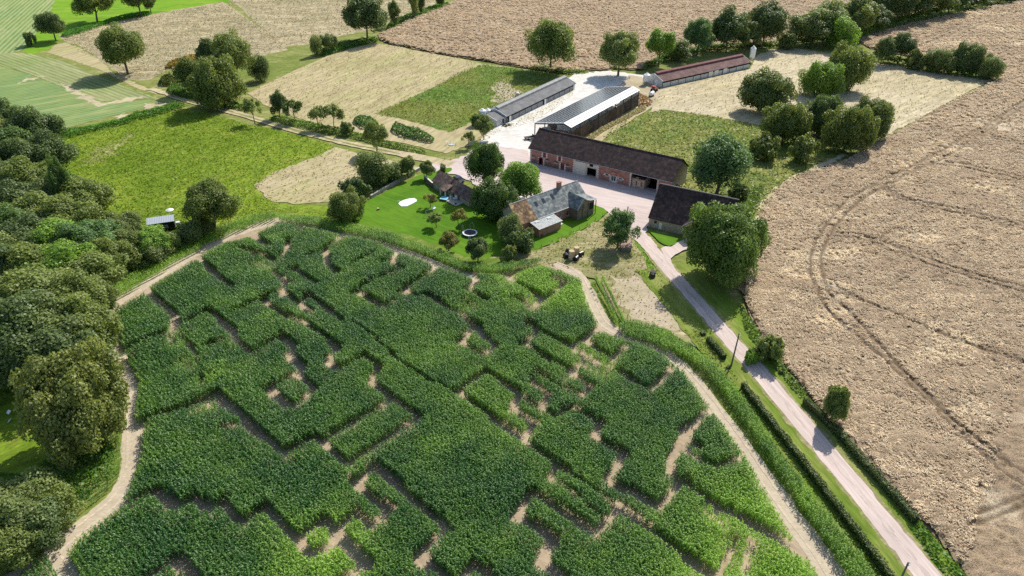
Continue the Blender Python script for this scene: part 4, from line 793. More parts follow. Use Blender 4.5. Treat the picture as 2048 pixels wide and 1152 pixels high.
# ------------------------------------------------------------------ clipped hedges, thickets, weeds
m_hedge = leaf_mat('hedge_leaf', (.06, .10, .03), (.19, .24, .07), trans=.2)
m_weed = leaf_mat('weed_leaf', (.07, .16, .025), (.20, .30, .05), trans=.35)
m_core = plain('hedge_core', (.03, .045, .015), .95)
def hedge(name, line, width, height, label, leaf=.16, dens=60, group=None, seed=1, cat='hedge', tint=(1, 1, 1)):
    c = smooth_poly(GP(line), False, 4); g0 = c[0].copy(); c = c-g0; rs = np.random.RandomState(seed)
    t = empty(name, (g0[0], g0[1], 0), 0, label, cat, group); mb = MB(); w2 = width/2*.8
    seg = np.hypot(*np.diff(c, axis=0).T); L = seg.sum(); n = int(L*(width+2*height)*dens); s = rs.rand(n)*L; cs = np.r_[0, np.cumsum(seg)]
    k = np.clip(np.searchsorted(cs, s)-1, 0, len(seg)-1); f = (s-cs[k])/seg[k]; base = c[k]+(c[k+1]-c[k])*f[:, None]; tg = (c[k+1]-c[k])/seg[k][:, None]; nr = np.stack([-tg[:, 1], tg[:, 0]], 1)
    u = rs.rand(n)*(width+2*height); wob = 1+.10*np.sin(s*1.3+seed)+.06*np.sin(s*3.1); H_ = height*wob
    off = np.where(u < height, -width/2, np.where(u > height+width, width/2, u-height-width/2)); z = np.where(u < height, u, np.where(u > height+width, 2*height+width-u, height))*wob
    nn = np.where((u < height)[:, None], np.c_[-nr, np.zeros(n)], np.where((u > height+width)[:, None], np.c_[nr, np.zeros(n)], [[0, 0, 1.0]]))
    cen = np.c_[base+nr*off[:, None], z]+rs.normal(0, .07, (n, 3)); V, Q = quads(cen, nn+rs.normal(0, .5, (n, 3)), np.full(n, leaf), rs)
    me = npmesh('foliage', V, Q, dict(lv=np.repeat(rs.rand(n), 4))); o = link('foliage', me, m_hedge, t); o.color = (*tint, 1)
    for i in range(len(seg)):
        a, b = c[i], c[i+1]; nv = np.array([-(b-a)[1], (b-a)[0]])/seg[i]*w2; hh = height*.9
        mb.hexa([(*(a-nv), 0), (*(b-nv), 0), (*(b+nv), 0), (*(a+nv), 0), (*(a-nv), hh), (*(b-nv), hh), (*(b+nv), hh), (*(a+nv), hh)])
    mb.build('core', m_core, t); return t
hedge('clipped_hedge', [(1484, 778), (1510, 812), (1545, 858), (1590, 915), (1650, 994), (1710, 1073), (1775, 1160), (1800, 1195)], .85, 1.6, 'long clipped hedge on the maize side of the lane', seed=2)
hedge('clipped_hedge', [(1607, 808), (1640, 840), (1680, 880), (1740, 950), (1790, 1005), (1828, 1050)], .85, 1.6, 'long clipped hedge on the wheat side of the lane', seed=3)
hedge('clipped_hedge', [(1415, 684), (1428, 700), (1448, 722)], .85, 1.5, 'short clipped hedge just above the leaning wooden pole', seed=4)
hedge('clipped_bush', [(1402, 669), (1407, 674)], 1.0, 1.0, 'stub of clipped hedge left of the lane beyond the short hedge', seed=5, cat='shrub')
hedge('clipped_bush', [(1560, 746), (1564, 751)], .9, .9, 'small clipped bush on the wheat side verge of the lane', seed=6, cat='shrub')
hedge('clipped_bush', [(1453, 738), (1457, 741)], .9, .8, 'small dark bush at the foot of the leaning wooden pole', seed=7, cat='shrub')
hedge('topiary_bush', [(881, 344), (891, 344)], 2.4, 1.9, 'neatly clipped oval bush at the mouth of the farm track', seed=8, dens=70, cat='shrub')
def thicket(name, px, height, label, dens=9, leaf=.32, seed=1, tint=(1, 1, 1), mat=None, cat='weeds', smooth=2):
    poly = smooth_poly(GP(px), True, smooth); rs = np.random.RandomState(seed); lo, hi = poly.min(0), poly.max(0)
    A = (hi-lo).prod(); n = int(A*dens); p = lo+rs.rand(n, 2)*(hi-lo); p = p[pip(p, poly)]; n = len(p)
    hN = vnoise(p[:, 0]/1.6, p[:, 1]/1.6, seed)*.65+vnoise(p[:, 0]/.6, p[:, 1]/.6, seed+1)*.35
    ed = np.clip(segdist(p, [np.vstack([poly, poly[:1]])])/.9, .15, 1)
    z = height*(.25+1.1*hN)*ed*rs.uniform(.45, 1.0, n)**.5
    V, Q = quads(np.c_[p, z+ZL[0]], rs.normal(0, .7, (n, 3))+[0, 0, 1], np.full(n, leaf), rs, 1.8)
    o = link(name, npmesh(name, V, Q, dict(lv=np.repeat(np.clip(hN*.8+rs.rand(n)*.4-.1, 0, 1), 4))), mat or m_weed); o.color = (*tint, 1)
    return tag(o, label, cat, None, 'stuff')
thicket('ditch_weeds', [(112, 275), (118, 265), (180, 258), (250, 241), (268, 232), (330, 218), (352, 208), (372, 212), (330, 228), (270, 243), (255, 249), (180, 266), (130, 280)], 1.3, 'dark tall weeds in the ditch between beet rows and meadow', 14, .36, 2, (.75, 1, .8))
thicket('bank_weeds', [(545, 245), (600, 258), (650, 268), (700, 276), (760, 292), (800, 300), (850, 310), (845, 303), (790, 290), (740, 278), (690, 262), (640, 252), (590, 243), (550, 234)], 1.1, 'green bank of weeds between farm track and hay field', 14, .34, 3, (.9, 1, .8))
thicket('reed_strip', [(706, 246), (716, 238), (740, 240), (758, 252), (750, 260), (725, 258)], 1.9, 'left patch of dark reeds in the hay field corner', 22, .34, 4, (.62, .9, 1.0))
thicket('reed_strip', [(782, 262), (792, 253), (820, 262), (850, 270), (868, 280), (862, 288), (830, 281), (800, 274)], 1.9, 'right long patch of dark reeds in the hay field corner', 22, .34, 5, (.62, .9, 1.0))
thicket('lane_weeds', [(1478, 606), (1500, 640), (1535, 690), (1572, 740), (1608, 786), (1600, 800), (1562, 755), (1520, 706), (1488, 660)], .8, 'rough green weeds along the wheat edge above the lane hedge', 14, .3, 6)
thicket('lane_weeds', [(1838, 1048), (1880, 1100), (1935, 1160), (1900, 1165), (1850, 1105), (1822, 1062)], .7, 'rough green weeds along the wheat edge at the bottom of the lane', 16, .3, 7, (.8, 1, .7))
thicket('lane_weeds', [(1640, 838), (1690, 890), (1760, 960), (1840, 1050), (1828, 1054), (1750, 968), (1680, 895)], .6, 'rough grass between lane hedge and wheat', 12, .3, 8, (1.1, 1, .8))
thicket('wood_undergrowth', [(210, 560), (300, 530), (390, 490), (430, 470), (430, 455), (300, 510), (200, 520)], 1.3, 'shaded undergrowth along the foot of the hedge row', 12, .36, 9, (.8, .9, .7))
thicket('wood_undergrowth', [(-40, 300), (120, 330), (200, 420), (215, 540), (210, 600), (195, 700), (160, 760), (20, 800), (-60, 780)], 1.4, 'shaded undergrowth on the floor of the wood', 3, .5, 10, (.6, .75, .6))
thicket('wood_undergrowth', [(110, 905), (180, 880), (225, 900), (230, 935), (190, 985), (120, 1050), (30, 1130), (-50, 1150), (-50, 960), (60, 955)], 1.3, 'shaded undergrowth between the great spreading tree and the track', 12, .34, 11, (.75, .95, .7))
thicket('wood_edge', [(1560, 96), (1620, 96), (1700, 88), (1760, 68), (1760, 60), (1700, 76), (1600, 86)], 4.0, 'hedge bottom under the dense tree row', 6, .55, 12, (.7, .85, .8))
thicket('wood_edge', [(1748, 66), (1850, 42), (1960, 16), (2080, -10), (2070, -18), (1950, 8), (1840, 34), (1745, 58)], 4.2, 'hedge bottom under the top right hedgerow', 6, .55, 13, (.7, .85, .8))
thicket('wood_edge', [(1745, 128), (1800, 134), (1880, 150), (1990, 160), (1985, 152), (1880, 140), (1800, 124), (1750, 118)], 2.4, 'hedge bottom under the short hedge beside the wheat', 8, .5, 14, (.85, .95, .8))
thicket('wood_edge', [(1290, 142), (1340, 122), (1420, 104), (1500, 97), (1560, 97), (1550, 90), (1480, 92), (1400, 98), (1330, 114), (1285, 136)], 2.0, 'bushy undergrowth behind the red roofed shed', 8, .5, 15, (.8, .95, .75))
thicket('clump_undergrowth', [(335, 180), (355, 168), (400, 180), (450, 205), (500, 215), (495, 222), (440, 216), (380, 200), (340, 190)], 1.2, 'bramble undergrowth below the track side clump', 12, .4, 16, (.8, .9, .7))
thicket('brush_heap', [(318, 168), (325, 160), (345, 156), (352, 165), (345, 172), (328, 174)], 2.0, 'dark heap of cut branches left of the clump', 26, .36, 17, (.7, .55, .5))
thicket('brush_heap', [(330, 138), (340, 128), (375, 117), (402, 112), (402, 122), (370, 132), (345, 138)], 1.3, 'reddish brown heap of rubble and cut wood behind the clump', 18, .45, 18, (2.2, 1.0, 1.3), cat='heap')
thicket('garden_bushes', [(718, 402), (740, 384), (790, 366), (830, 352), (826, 344), (790, 354), (745, 368), (715, 384)], 2.3, 'tangled bottom of the hedge between garden and hay field', 24, .34, 19, (.7, .85, .75))
thicket('meadow_edge', [(782, 44), (812, 34), (885, 8), (900, 14), (850, 32), (800, 50), (775, 58)], 1.4, 'rough growth under the thin trees beside the wheat', 8, .45, 20, (.8, 1, .8))
thicket('meadow_edge', [(640, 104), (690, 88), (750, 78), (752, 86), (700, 98), (650, 114)], 1.4, 'rough growth along the boundary under the large dark tree', 10, .42, 21, (.7, .9, .7))
thicket('meadow_edge', [(1060, 140), (1080, 132), (1130, 140), (1180, 146), (1130, 150)], 1.0, 'tufts under the free standing oak', 8, .4, 22)
thicket('pasture_edge', [(128, 66), (190, 50), (250, 32), (300, 26), (298, 32), (250, 40), (190, 58), (134, 76)], 1.0, 'tall dark grass along the bottom of the bright pasture', 12, .4, 23, (.6, 1.1, .5))
thicket('barn_weeds', [(1478, 404), (1500, 380), (1530, 372), (1520, 400), (1505, 440), (1488, 470), (1476, 440)], .9, 'weeds between the nearer barn and the wheat', 10, .34, 24, (1.1, 1.05, .9))
# ------------------------------------------------------------------ building materials
def roof_mat(name, c, c2, tile=.35, course=.3, var=.5, rough=.85, moss=None, bump=.6, spec=.2):
    m, n, b = newmat(name); N = NB(n); tc = N.add('TexCoord'); o = tc.outputs['Object']
    br = N.add('TexBrick'); br.offset = .5; br.inputs['Scale'].default_value = 1; br.inputs['Brick Width'].default_value = tile; br.inputs['Row Height'].default_value = course
    br.inputs['Mortar Size'].default_value = .02; br.inputs['Color1'].default_value = (1.25, 1.25, 1.25, 1); br.inputs['Color2'].default_value = (.7, .7, .7, 1); br.inputs['Mortar'].default_value = (.35, .35, .35, 1)
    mp = N.add('Mapping'); n.links.new(o, mp.inputs[0]); n.links.new(mp.outputs[0], br.inputs['Vector'])
    f = N.noise(o, .9, 6, .65); f2 = N.noise(o, .28, 4, .6)
    col = N.mix(N.ramp(f2, [(.38, 0.0), (.62, 1.0)]), c, c2)
    if moss: col = N.mix(N.ramp(f, [(.5, 0.0), (.66, .9)]), col, moss)
    col = N.mix(1.0, col, N.ramp(f, [(.3, 1-var), (.7, 1+var*.7)]), 'MULTIPLY'); col = N.mix(.8, col, br.outputs['Color'], 'MULTIPLY')
    n.links.new(col, b.inputs['Base Color']); b.inputs['Roughness'].default_value = rough; b.inputs['Specular IOR Level'].default_value = spec
    N.bump(br.outputs['Fac'], -bump, .03, b); return m
def brick_mat(name, c, c2, mort=(.42, .38, .34)):
    m, n, b = newmat(name); N = NB(n); tc = N.add('TexCoord'); sx = N.add('SeparateXYZ'); n.links.new(tc.outputs['Object'], sx.inputs[0])
    cx = N.add('CombineXYZ'); n.links.new(N.math('ADD', sx.outputs[0], sx.outputs[1]), cx.inputs[0]); n.links.new(sx.outputs[2], cx.inputs[1])
    br = N.add('TexBrick'); n.links.new(cx.outputs[0], br.inputs['Vector']); br.inputs['Scale'].default_value = 1; br.inputs['Brick Width'].default_value = .23; br.inputs['Row Height'].default_value = .075; br.inputs['Mortar Size'].default_value = .012
    br.inputs['Color1'].default_value = (*c, 1); br.inputs['Color2'].default_value = (*c2, 1); br.inputs['Mortar'].default_value = (*mort, 1)
    f = N.noise(tc.outputs['Object'], .8, 5, .65); col = N.mix(1.0, br.outputs['Color'], N.ramp(f, [(.3, .65), (.7, 1.25)]), 'MULTIPLY')
    n.links.new(col, b.inputs['Base Color']); b.inputs['Roughness'].default_value = .9; return m
def rib_mat(name, c, period=.9, var=.2, rough=.45, metal=0.0, axis='X', dark=.6, spec=.4):
    m, n, b = newmat(name); N = NB(n); tc = N.add('TexCoord'); wv = N.add('TexWave', wave_type='BANDS', bands_direction=axis); wv.inputs['Scale'].default_value = .314/period
    n.links.new(tc.outputs['Object'], wv.inputs[0]); f = N.noise(tc.outputs['Object'], .5, 5, .65)
    col = N.mix(1.0, c, N.ramp(f, [(.3, 1-var), (.7, 1+var*.6)]), 'MULTIPLY'); col = N.mix(1.0, col, N.ramp(wv.outputs['Fac'], [(0, dark), (.25, 1.0)]), 'MULTIPLY')
    n.links.new(col, b.inputs['Base Color']); b.inputs['Roughness'].default_value = rough; b.inputs['Metallic'].default_value = metal; b.inputs['Specular IOR Level'].default_value = spec
    N.bump(wv.outputs['Fac'], .3, .04, b); return m
m_tile = roof_mat('dark_clay_tiles', (.078, .050, .045), (.058, .042, .042), moss=(.098, .070, .062))
m_tile2 = roof_mat('brown_clay_tiles', (.23, .155, .125), (.17, .12, .10), moss=(.27, .20, .17))
m_slate = roof_mat('grey_slate', (.20, .23, .24), (.27, .29, .28), moss=(.33, .34, .30), var=.6)
m_rust = roof_mat('lichen_rust_tiles', (.30, .20, .12), (.22, .13, .085), moss=(.52, .33, .12), var=.8)
m_zinc = roof_mat('pale_slate', (.47, .49, .48), (.54, .56, .54), moss=(.38, .38, .34), var=.25)
m_asb = rib_mat('grey_fibre_roof', (.21, .21, .21), .9, .35, .85, spec=.15, dark=.72)
m_asbl = rib_mat('pale_fibre_roof', (.36, .36, .34), .9, .25, .8, spec=.15, dark=.8)
m_redroof = rib_mat('weathered_red_roof', (.19, .115, .105), .9, .5, .85, spec=.15, dark=.7)
m_redvent = rib_mat('dark_red_vent', (.20, .085, .085), .9, .3, .8, spec=.15)
m_brick = brick_mat('red_brick', (.44, .19, .145), (.36, .15, .115), (.40, .26, .21)); m_brickd = brick_mat('dark_red_brick', (.24, .13, .105), (.19, .11, .09), (.25, .22, .2))
m_stonew = plain('rubble_stone_wall', (.44, .38, .30), .95, var=.45, scale=2.2, bump=.5); m_stone = plain('white_limestone', (.74, .70, .64), .85, var=.12)
m_render = plain('cream_render', (.66, .62, .54), .9, var=.1); m_ochre = plain('sandstone_front', (.52, .38, .26), .9, var=.3)
m_cream = rib_mat('cream_sliding_door', (.70, .68, .60), .35, .1, .6, dark=.85); m_whitep = plain('white_paint', (.80, .80, .78), .5, var=.06); m_whitew = plain('weathered_white_wall', (.62, .63, .62), .8, var=.25, scale=1)
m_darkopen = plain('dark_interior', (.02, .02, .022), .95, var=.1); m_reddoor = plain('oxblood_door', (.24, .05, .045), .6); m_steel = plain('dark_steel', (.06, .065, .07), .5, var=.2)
m_glass, n, b = newmat('window_glass'); b.inputs['Base Color'].default_value = (.03, .04, .05, 1); b.inputs['Roughness'].default_value = .12; b.inputs['Specular IOR Level'].default_value = .6
m_wood = rib_mat('grey_boards', (.26, .22, .18), .22, .35, .9, spec=.1); m_woodb = rib_mat('brown_boards', (.16, .115, .09), .3, .45, .9, spec=.1, dark=.7); m_blackw = rib_mat('black_boards', (.022, .022, .026), .25, .3, .8, spec=.2)
m_conc = plain('concrete', (.52, .50, .46), .9, var=.2); m_greywall = plain('grey_panel', (.30, .31, .32), .8, var=.2); m_galv = plain('galvanised', (.62, .64, .66), .35, .5, var=.15)
m_solar, n, b = newmat('solar_glass'); b.inputs['Base Color'].default_value = (.06, .07, .08, 1); b.inputs['Roughness'].default_value = .22; b.inputs['Specular IOR Level'].default_value = .7

def wall_open(mb, L, z1, t, ops, m=0, y=0.0, x0=0.0, z0=0.0, mr=None):
    """front wall along x at y, thickness t going +y, with real openings (a, b, low, high)"""
    us = sorted({x0, L} | {q for o in ops for q in o[:2]}); zs = sorted({z0, z1} | {q for o in ops for q in o[2:4] if z0 < q < z1})
    mr = m if mr is None else mr
    for a, b in zip(us[:-1], us[1:]):
        for c, d in zip(zs[:-1], zs[1:]):
            if any(o[0] <= (a+b)/2 <= o[1] and o[2] <= (c+d)/2 <= o[3] for o in ops): continue
            mb.quad((a, y, c), (b, y, c), (b, y, d), (a, y, d), m); mb.quad((b, y+t, c), (a, y+t, c), (a, y+t, d), (b, y+t, d), m)
    for a, b, c, d in [o[:4] for o in ops]:
        mb.quad((a, y, c), (a, y, d), (a, y+t, d), (a, y+t, c), mr); mb.quad((b, y, d), (b, y, c), (b, y+t, c), (b, y+t, d), mr); mb.quad((a, y, d), (b, y, d), (b, y+t, d), (a, y+t, d), mr)
        if c > z0: mb.quad((b, y, c), (a, y, c), (a, y+t, c), (b, y+t, c), mr)
    mb.quad((x0, y, z0), (x0, y, z1), (x0, y+t, z1), (x0, y+t, z0), m); mb.quad((L, y, z1), (L, y, z0), (L, y+t, z0), (L, y+t, z1), m)
def gable(mb, x, W, ze, zr, t, m=0, y0=0.0, yr=None, ze2=None):
    yr = W/2+y0 if yr is None else yr; ze2 = ze if ze2 is None else ze2; ins = .02
    for xx, s in ((x, 1), (x+t, -1)):
        p = [(xx, y0+ins, 0), (xx, y0+ins, ze), (xx, yr, zr), (xx, y0+W-ins, ze2), (xx, y0+W-ins, 0)]; mb.poly(p[::-1] if s < 0 else p, m)
def slope(mb, x0, x1, ya, za, yb, zb, th=.14, m=0):
    """roof slab from eave (ya, za) to ridge (yb, zb)"""
    mb.hexa([(x0, ya, za), (x1, ya, za), (x1, yb, zb), (x0, yb, zb), (x0, ya, za+th), (x1, ya, za+th), (x1, yb, zb+th), (x0, yb, zb+th)] if yb > ya else
            [(x0, yb, zb), (x1, yb, zb), (x1, ya, za), (x0, ya, za), (x0, yb, zb+th), (x1, yb, zb+th), (x1, ya, za+th), (x0, ya, za+th)], m)
def window(par, x, z, w, h, y=0.0, frame=None, dep=.12, bars=1, ft=.07, sill=True, lab=None):
    mb = MB(); f = frame or m_whitep
    mb.box(x-w/2, x+w/2, y+dep-.04, y+dep+.04, z, z+ft); mb.box(x-w/2, x+w/2, y+dep-.04, y+dep+.04, z+h-ft, z+h)
    mb.box(x-w/2, x-w/2+ft, y+dep-.038, y+dep+.038, z+ft, z+h-ft); mb.box(x+w/2-ft, x+w/2, y+dep-.038, y+dep+.038, z+ft, z+h-ft)
    for k in range(bars): q = x-w/2+w*(k+1)/(bars+1); mb.box(q-ft/2, q+ft/2, y+dep-.03, y+dep+.03, z+ft, z+h-ft)
    o = mb.build('window', f, par)
    BX('pane', (x-w/2+ft, x+w/2-ft, y+dep+.045, y+dep+.06, z+ft, z+h-ft), m_glass, o)
    if sill: BX('sill', (x-w/2-.12, x+w/2+.12, y-.08, y+.03, z-.14, z-.012), m_stone, o)
    return o
def quoins(par, x, z1, side, y=-.05, z0=0.0):
    k = 0; z = z0
    while z < z1-.1:
        w = .55 if k % 2 == 0 else .32; a, b = (x, x+w*side) if side > 0 else (x-w, x)
        BX('quoin_stone', (a, b, y, y+.035, z+.01, min(z+.34, z1)), m_stone, par); z += .36; k += 1

# ------------------------------------------------------------------ the long brick barn
B = empty('brick_barn', (4.9, 207.9, 0), R(-31.3), 'long red brick barn with white corner stones and a dark tiled roof', 'barn')
L, W, ZE, ZR = 45.3, 12.2, 4.7, 9.0
ops = [(3.35, 4.6, 0, 2.4), (10.65, 11.85, 0, 2.3), (4.55, 5.5, 2.75, 4.3), (9.75, 10.6, 2.75, 4.3), (.75, 1.6, 2.15, 2.6), (5.6, 6.45, 2.0, 2.45), (8.6, 9.55, 2.0, 2.45), (12.4, 13.3, 1.9, 2.35),
       (19.3, 22.3, 0, 2.9), (20.0, 21.2, 3.35, 4.3), (25.3, 26.3, 1.7, 2.5), (27.2, 28.6, 0, 2.3), (29.6, 30.5, 1.5, 2.25), (33.3, 41.0, 0, 4.2), (41.6, 45.0, 0, 2.9)]
mb = MB(); wall_open(mb, 15.2, ZE, .4, [o for o in ops if o[1] < 15.2]); mb.build('brick_wall', m_brick, B)
mb = MB(); wall_open(mb, 22.6, ZE, .4, [o for o in ops if 15.2 < o[0] < 22.6], x0=15.2); mb.build('rendered_wall', m_render, B)
mb = MB(); wall_open(mb, L, ZE, .4, [o for o in ops if o[0] > 22.6], x0=22.6); mb.build('brick_wall', m_brick, B)
for a, b_ in ((.02, 3.3), (4.65, 10.6), (11.9, 14.6)): BX('plinth', (a, b_, -.03, -.004, 0, 1.35), m_brickd, B)
mb = MB(); gable(mb, 0, W, ZE, ZR-.1, .4); mb.build('left_gable_wall', m_brick, B)
mb = MB(); gable(mb, L-.4, W, ZE, ZR-.1, .4); mb.build('right_gable_wall', m_stonew, B)
BX('back_wall', (.4, L-.4, W-.4, W, 0, ZE), m_stonew, B); BX('inner_floor', (.4, L-.4, .42, W-.42, .01, .03), m_darkopen, B)
BX('partition_wall', (15.0, 15.2, .42, W-.42, .03, ZE), m_stonew, B); BX('partition_wall', (22.5, 22.7, .42, W-.42, .03, ZE), m_stonew, B); BX('partition_wall', (33.0, 33.2, .42, W-.42, .03, ZE), m_stonew, B)
mb = MB(); slope(mb, -.5, L+.4, -.45, ZE-.1, W/2, ZR); mb.build('front_roof_slope', m_tile, B)
mb = MB(); slope(mb, -.5, L+.4, W+.45, ZE-.1, W/2, ZR); mb.build('back_roof_slope', m_tile, B)
mb = MB(); mb.tube([(-.5, W/2, ZR+.14), (L+.4, W/2, ZR+.14)], .14, 8); mb.build('ridge_tiles', m_tile2, B)
mb = MB(); mb.tube([(-.5, -.5, ZE-.12), (L+.4, -.5, ZE-.12)], .07, 6); mb.build('gutter', m_galv, B)
for xx, sd_, z1, z0 in ((0, 1, ZE-.2, 0), (15.2, -1, ZE-.2, 0), (3.3, -1, 2.4, 0), (4.65, 1, 2.4, 0), (10.6, -1, 2.3, 0), (11.9, 1, 2.3, 0), (4.5, -1, 4.3, 2.75), (5.55, 1, 4.3, 2.75), (9.7, -1, 4.3, 2.75), (10.65, 1, 4.3, 2.75), (22.65, 1, ZE-.2, 0), (33.25, -1, ZE-.2, 0), (27.15, -1, 2.3, 0), (28.65, 1, 2.3, 0), (25.25, -1, 2.5, 1.8), (26.35, 1, 2.5, 1.8), (29.55, -1, 2.25, 1.6), (30.55, 1, 2.25, 1.6)):
    quoins(B, xx, z1, sd_, y=-.04, z0=z0)
def arch(x, z, w): 
    mb = MB(); n = 7
    for k in range(n):
        a0, a1 = math.pi*k/n, math.pi*(k+1)/n; r1, r2 = w/2+.05, w/2+.22
        p = lambda r, a: (x+r*math.cos(a), z+r*math.sin(a)*.8)
        (ax, az), (bx, bz), (cx, cz), (dx, dz) = p(r1, a0), p(r2, a0), p(r2, a1), p(r1, a1)
        mb.hexa([(ax, -.045, az), (bx, -.045, bz), (cx, -.045, cz), (dx, -.045, dz), (ax, -.006, az), (bx, -.006, bz), (cx, -.006, cz), (dx, -.006, dz)])
    return mb.build('brick_arch', m_brickd, B)
for x, z in ((1.17, 2.35), (6.02, 2.2), (9.07, 2.2), (12.85, 2.1), (11.25, 2.3)): arch(x, z, 1.0)
for x, z in ((1.17, 2.15), (6.02, 2.0), (9.07, 2.0), (12.85, 1.9)): window(B, x, z, .82, .42, frame=m_steel, bars=1, ft=.05)
for x in (5.02, 10.17): o = BX('loft_door', (x-.42, x+.42, .15, .2, 2.8, 4.25), m_reddoor, B); BX('sill', (x-.65, x+.65, -.08, .05, 2.62, 2.74), m_stone, B)
o = BX('door', (4.05, 4.58, .2, .26, .02, 2.35), m_reddoor, B); BX('door_leaf', (3.36, 3.42, -.6, .18, .02, 2.3), m_reddoor, B)
o = BX('door', (10.7, 11.8, .2, .26, .02, 2.25), m_reddoor, B)
BX('sliding_door', (15.5, 18.9, -.1, -.045, .05, 4.1), m_cream, B); BX('door_rail', (15.4, 22.4, -.12, -.05, 4.14, 4.2), m_steel, B)
for a in (19.1, 22.32): BX('door_jamb', (a, a+.18, -.03, .3, 0, 2.95), m_conc, B)
BX('lintel', (19.1, 22.5, -.035, .3, 2.96, 3.2), m_conc, B)
for x, z, w_, h_ in ((25.8, 1.7, .95, .75), (30.05, 1.5, .85, .7)): window(B, x, z, w_, h_)
o = BX('glazed_door', (27.25, 28.55, .12, .18, .02, 2.25), m_whitep, B)
for k in (0, 1): BX('pane', (27.4+k*.62, 27.86+k*.62, .1, .117, .7, 2.1), m_glass, o)
BX('brick_hood', (27.0, 28.8, -.25, -.02, 2.55, 3.5), m_brick, B)
# recessed flat in the open bay
BX('front_wall', (33.3, 37.2, .5, .7, .03, 3.0), m_ochre, B); BX('lean_roof', (33.25, 37.3, -.1, 1.6, 3.02, 3.14), m_tile2, B); BX('skylight', (34.6, 35.4, .25, .85, 3.16, 3.24), m_whitep, B)
BX('side_wall', (37.05, 37.2, .72, 5, .03, 3.0), m_conc, B)
window(B, 34.0, .1, .8, 2.0, y=.36, sill=False); window(B, 35.6, .9, 1.1, 1.2, y=.36, bars=2)
for a in (34.85, 36.3): BX('shutter', (a-.18, a+.18, .44, .485, .9, 2.1), m_reddoor, B)
BX('post', (41.05, 41.5, -.02, .4, 0, 4.2), m_conc, B); BX('brick_lintel', (41.5, 45.2, -.06, -.01, 2.95, 3.6), m_brick, B)
# ------------------------------------------------------------------ the nearer barn
B = empty('stone_barn', (34.6, 165.9, 0), R(-27.2), 'stone barn with a big steep dark tiled roof beside the huge oak', 'barn')
L, W, ZE, ZR = 19.8, 14.4, 2.75, 9.2
mb = MB(); wall_open(mb, L, ZE, .4, [(1.4, 2.1, 1.3, 2.2), (2.7, 3.5, 0, 1.9), (9.6, 13.6, 0, ZE)], y=.3); mb.build('stone_wall', m_stonew, B)
mb = MB(); gable(mb, 0, W-.3, ZE, ZR-.2, .4, y0=.3); mb.build('left_gable_wall', m_stonew, B)
mb = MB(); gable(mb, L-.4, W-.3, ZE, ZR-.2, .4, y0=.3); mb.build('right_gable_wall', plain('pale_gable_render', (.50, .45, .39), .9), B)
BX('back_wall', (.4, L-.4, W-.7, W-.3, 0, ZE), m_stonew, B)
mb = MB(); slope(mb, -.2, L+.2, -.15, ZE-.15, W/2, ZR); mb.build('front_roof_slope', m_tile, B)
mb = MB(); slope(mb, -.2, L+.2, W+.15, ZE-.15, W/2, ZR); mb.build('back_roof_slope', m_tile, B)
mb = MB(); mb.tube([(-.2, W/2, ZR+.14), (L+.2, W/2, ZR+.14)], .15, 8); mb.build('ridge_tiles', plain('pale_ridge', (.36, .32, .28), .9), B)
BX('white_door', (2.72, 3.48, .26, .34, .02, 1.9), m_whitep, B); window(B, 1.75, 1.3, .68, .85, y=.35, frame=m_steel)
# porch gable over the cart door
mb = MB(); mb.hexa([(9.0, -1.3, 3.0), (11.6, -1.3, 5.3), (11.6, 3.4, 5.3), (9.0, .9, 3.0), (9.0, -1.3, 3.14), (11.6, -1.3, 5.44), (11.6, 3.5, 5.44), (9.0, 1.0, 3.14)]); mb.hexa([(11.6, -1.3, 5.3), (14.2, -1.3, 3.0), (14.2, .9, 3.0), (11.6, 3.4, 5.3), (11.6, -1.3, 5.44), (14.2, -1.3, 3.14), (14.2, 1.0, 3.14), (11.6, 3.5, 5.44)]); mb.build('porch_roof', m_tile, B)
mb = MB(); mb.tube([(8.9, -1.38, 3.0), (11.6, -1.38, 5.4), (14.3, -1.38, 3.0)], .1, 6); mb.build('bargeboard', m_galv, B)
mb = MB(); mb.poly([(9.3, -.9, 3.0), (13.9, -.9, 3.0), (11.6, -.9, 5.1)]); mb.build('porch_gable', m_ochre, B)
for a in (9.2, 13.75): BX('porch_post', (a, a+.22, -1.1, -.88, 0, 3.05), m_wood, B)
BX('cart_door', (9.7, 13.5, .5, .6, .02, 2.7), m_woodb, B)
# ------------------------------------------------------------------ hangar with the solar roof
B = empty('hay_hangar', (18.1, 222.5, 0), R(56.0), 'open steel hangar with a solar panel roof and dark timber side wall', 'hangar')
L, W = 49.5, 14.0; yr, zr, z0_, z1_ = 2.7, 6.9, 6.0, 4.7
mb = MB(); slope(mb, 0, L, -.05, z0_, yr, zr, .1); mb.build('short_roof_slope', m_whitep, B)
mb = MB(); slope(mb, 0, L, W, z1_, yr, zr, .1); mb.build('long_roof_slope', rib_mat('steel_deck', (.58, .60, .62), .5, .1, .5), B)
nP = 0
pm = {}
def panel(name, x0, x1, ya, yb, lift, mat):
    f = lambda y: (zr+(z0_-zr)*(yr-y)/(yr+.05)) if y < yr else (zr+(z1_-zr)*(y-yr)/(W-yr))
    mb = MB(); mb.hexa([(x0, ya, f(ya)+lift), (x1, ya, f(ya)+lift), (x1, yb, f(yb)+lift), (x0, yb, f(yb)+lift), (x0, ya, f(ya)+lift+.05), (x1, ya, f(ya)+lift+.05), (x1, yb, f(yb)+lift+.05), (x0, yb, f(yb)+lift+.05)])
    return mb.build(name, mat, B)
nx, ny = 24, 8
for i in range(nx):
    for j in range(ny):
        x0 = .5+i*(L-1)/nx; y0 = yr+.35+j*(W-yr-.6)/ny
        panel('solar_panel', x0+.1, x0+(L-1)/nx-.1, y0+.16, y0+(W-yr-.6)/ny-.16, .13, m_solar)
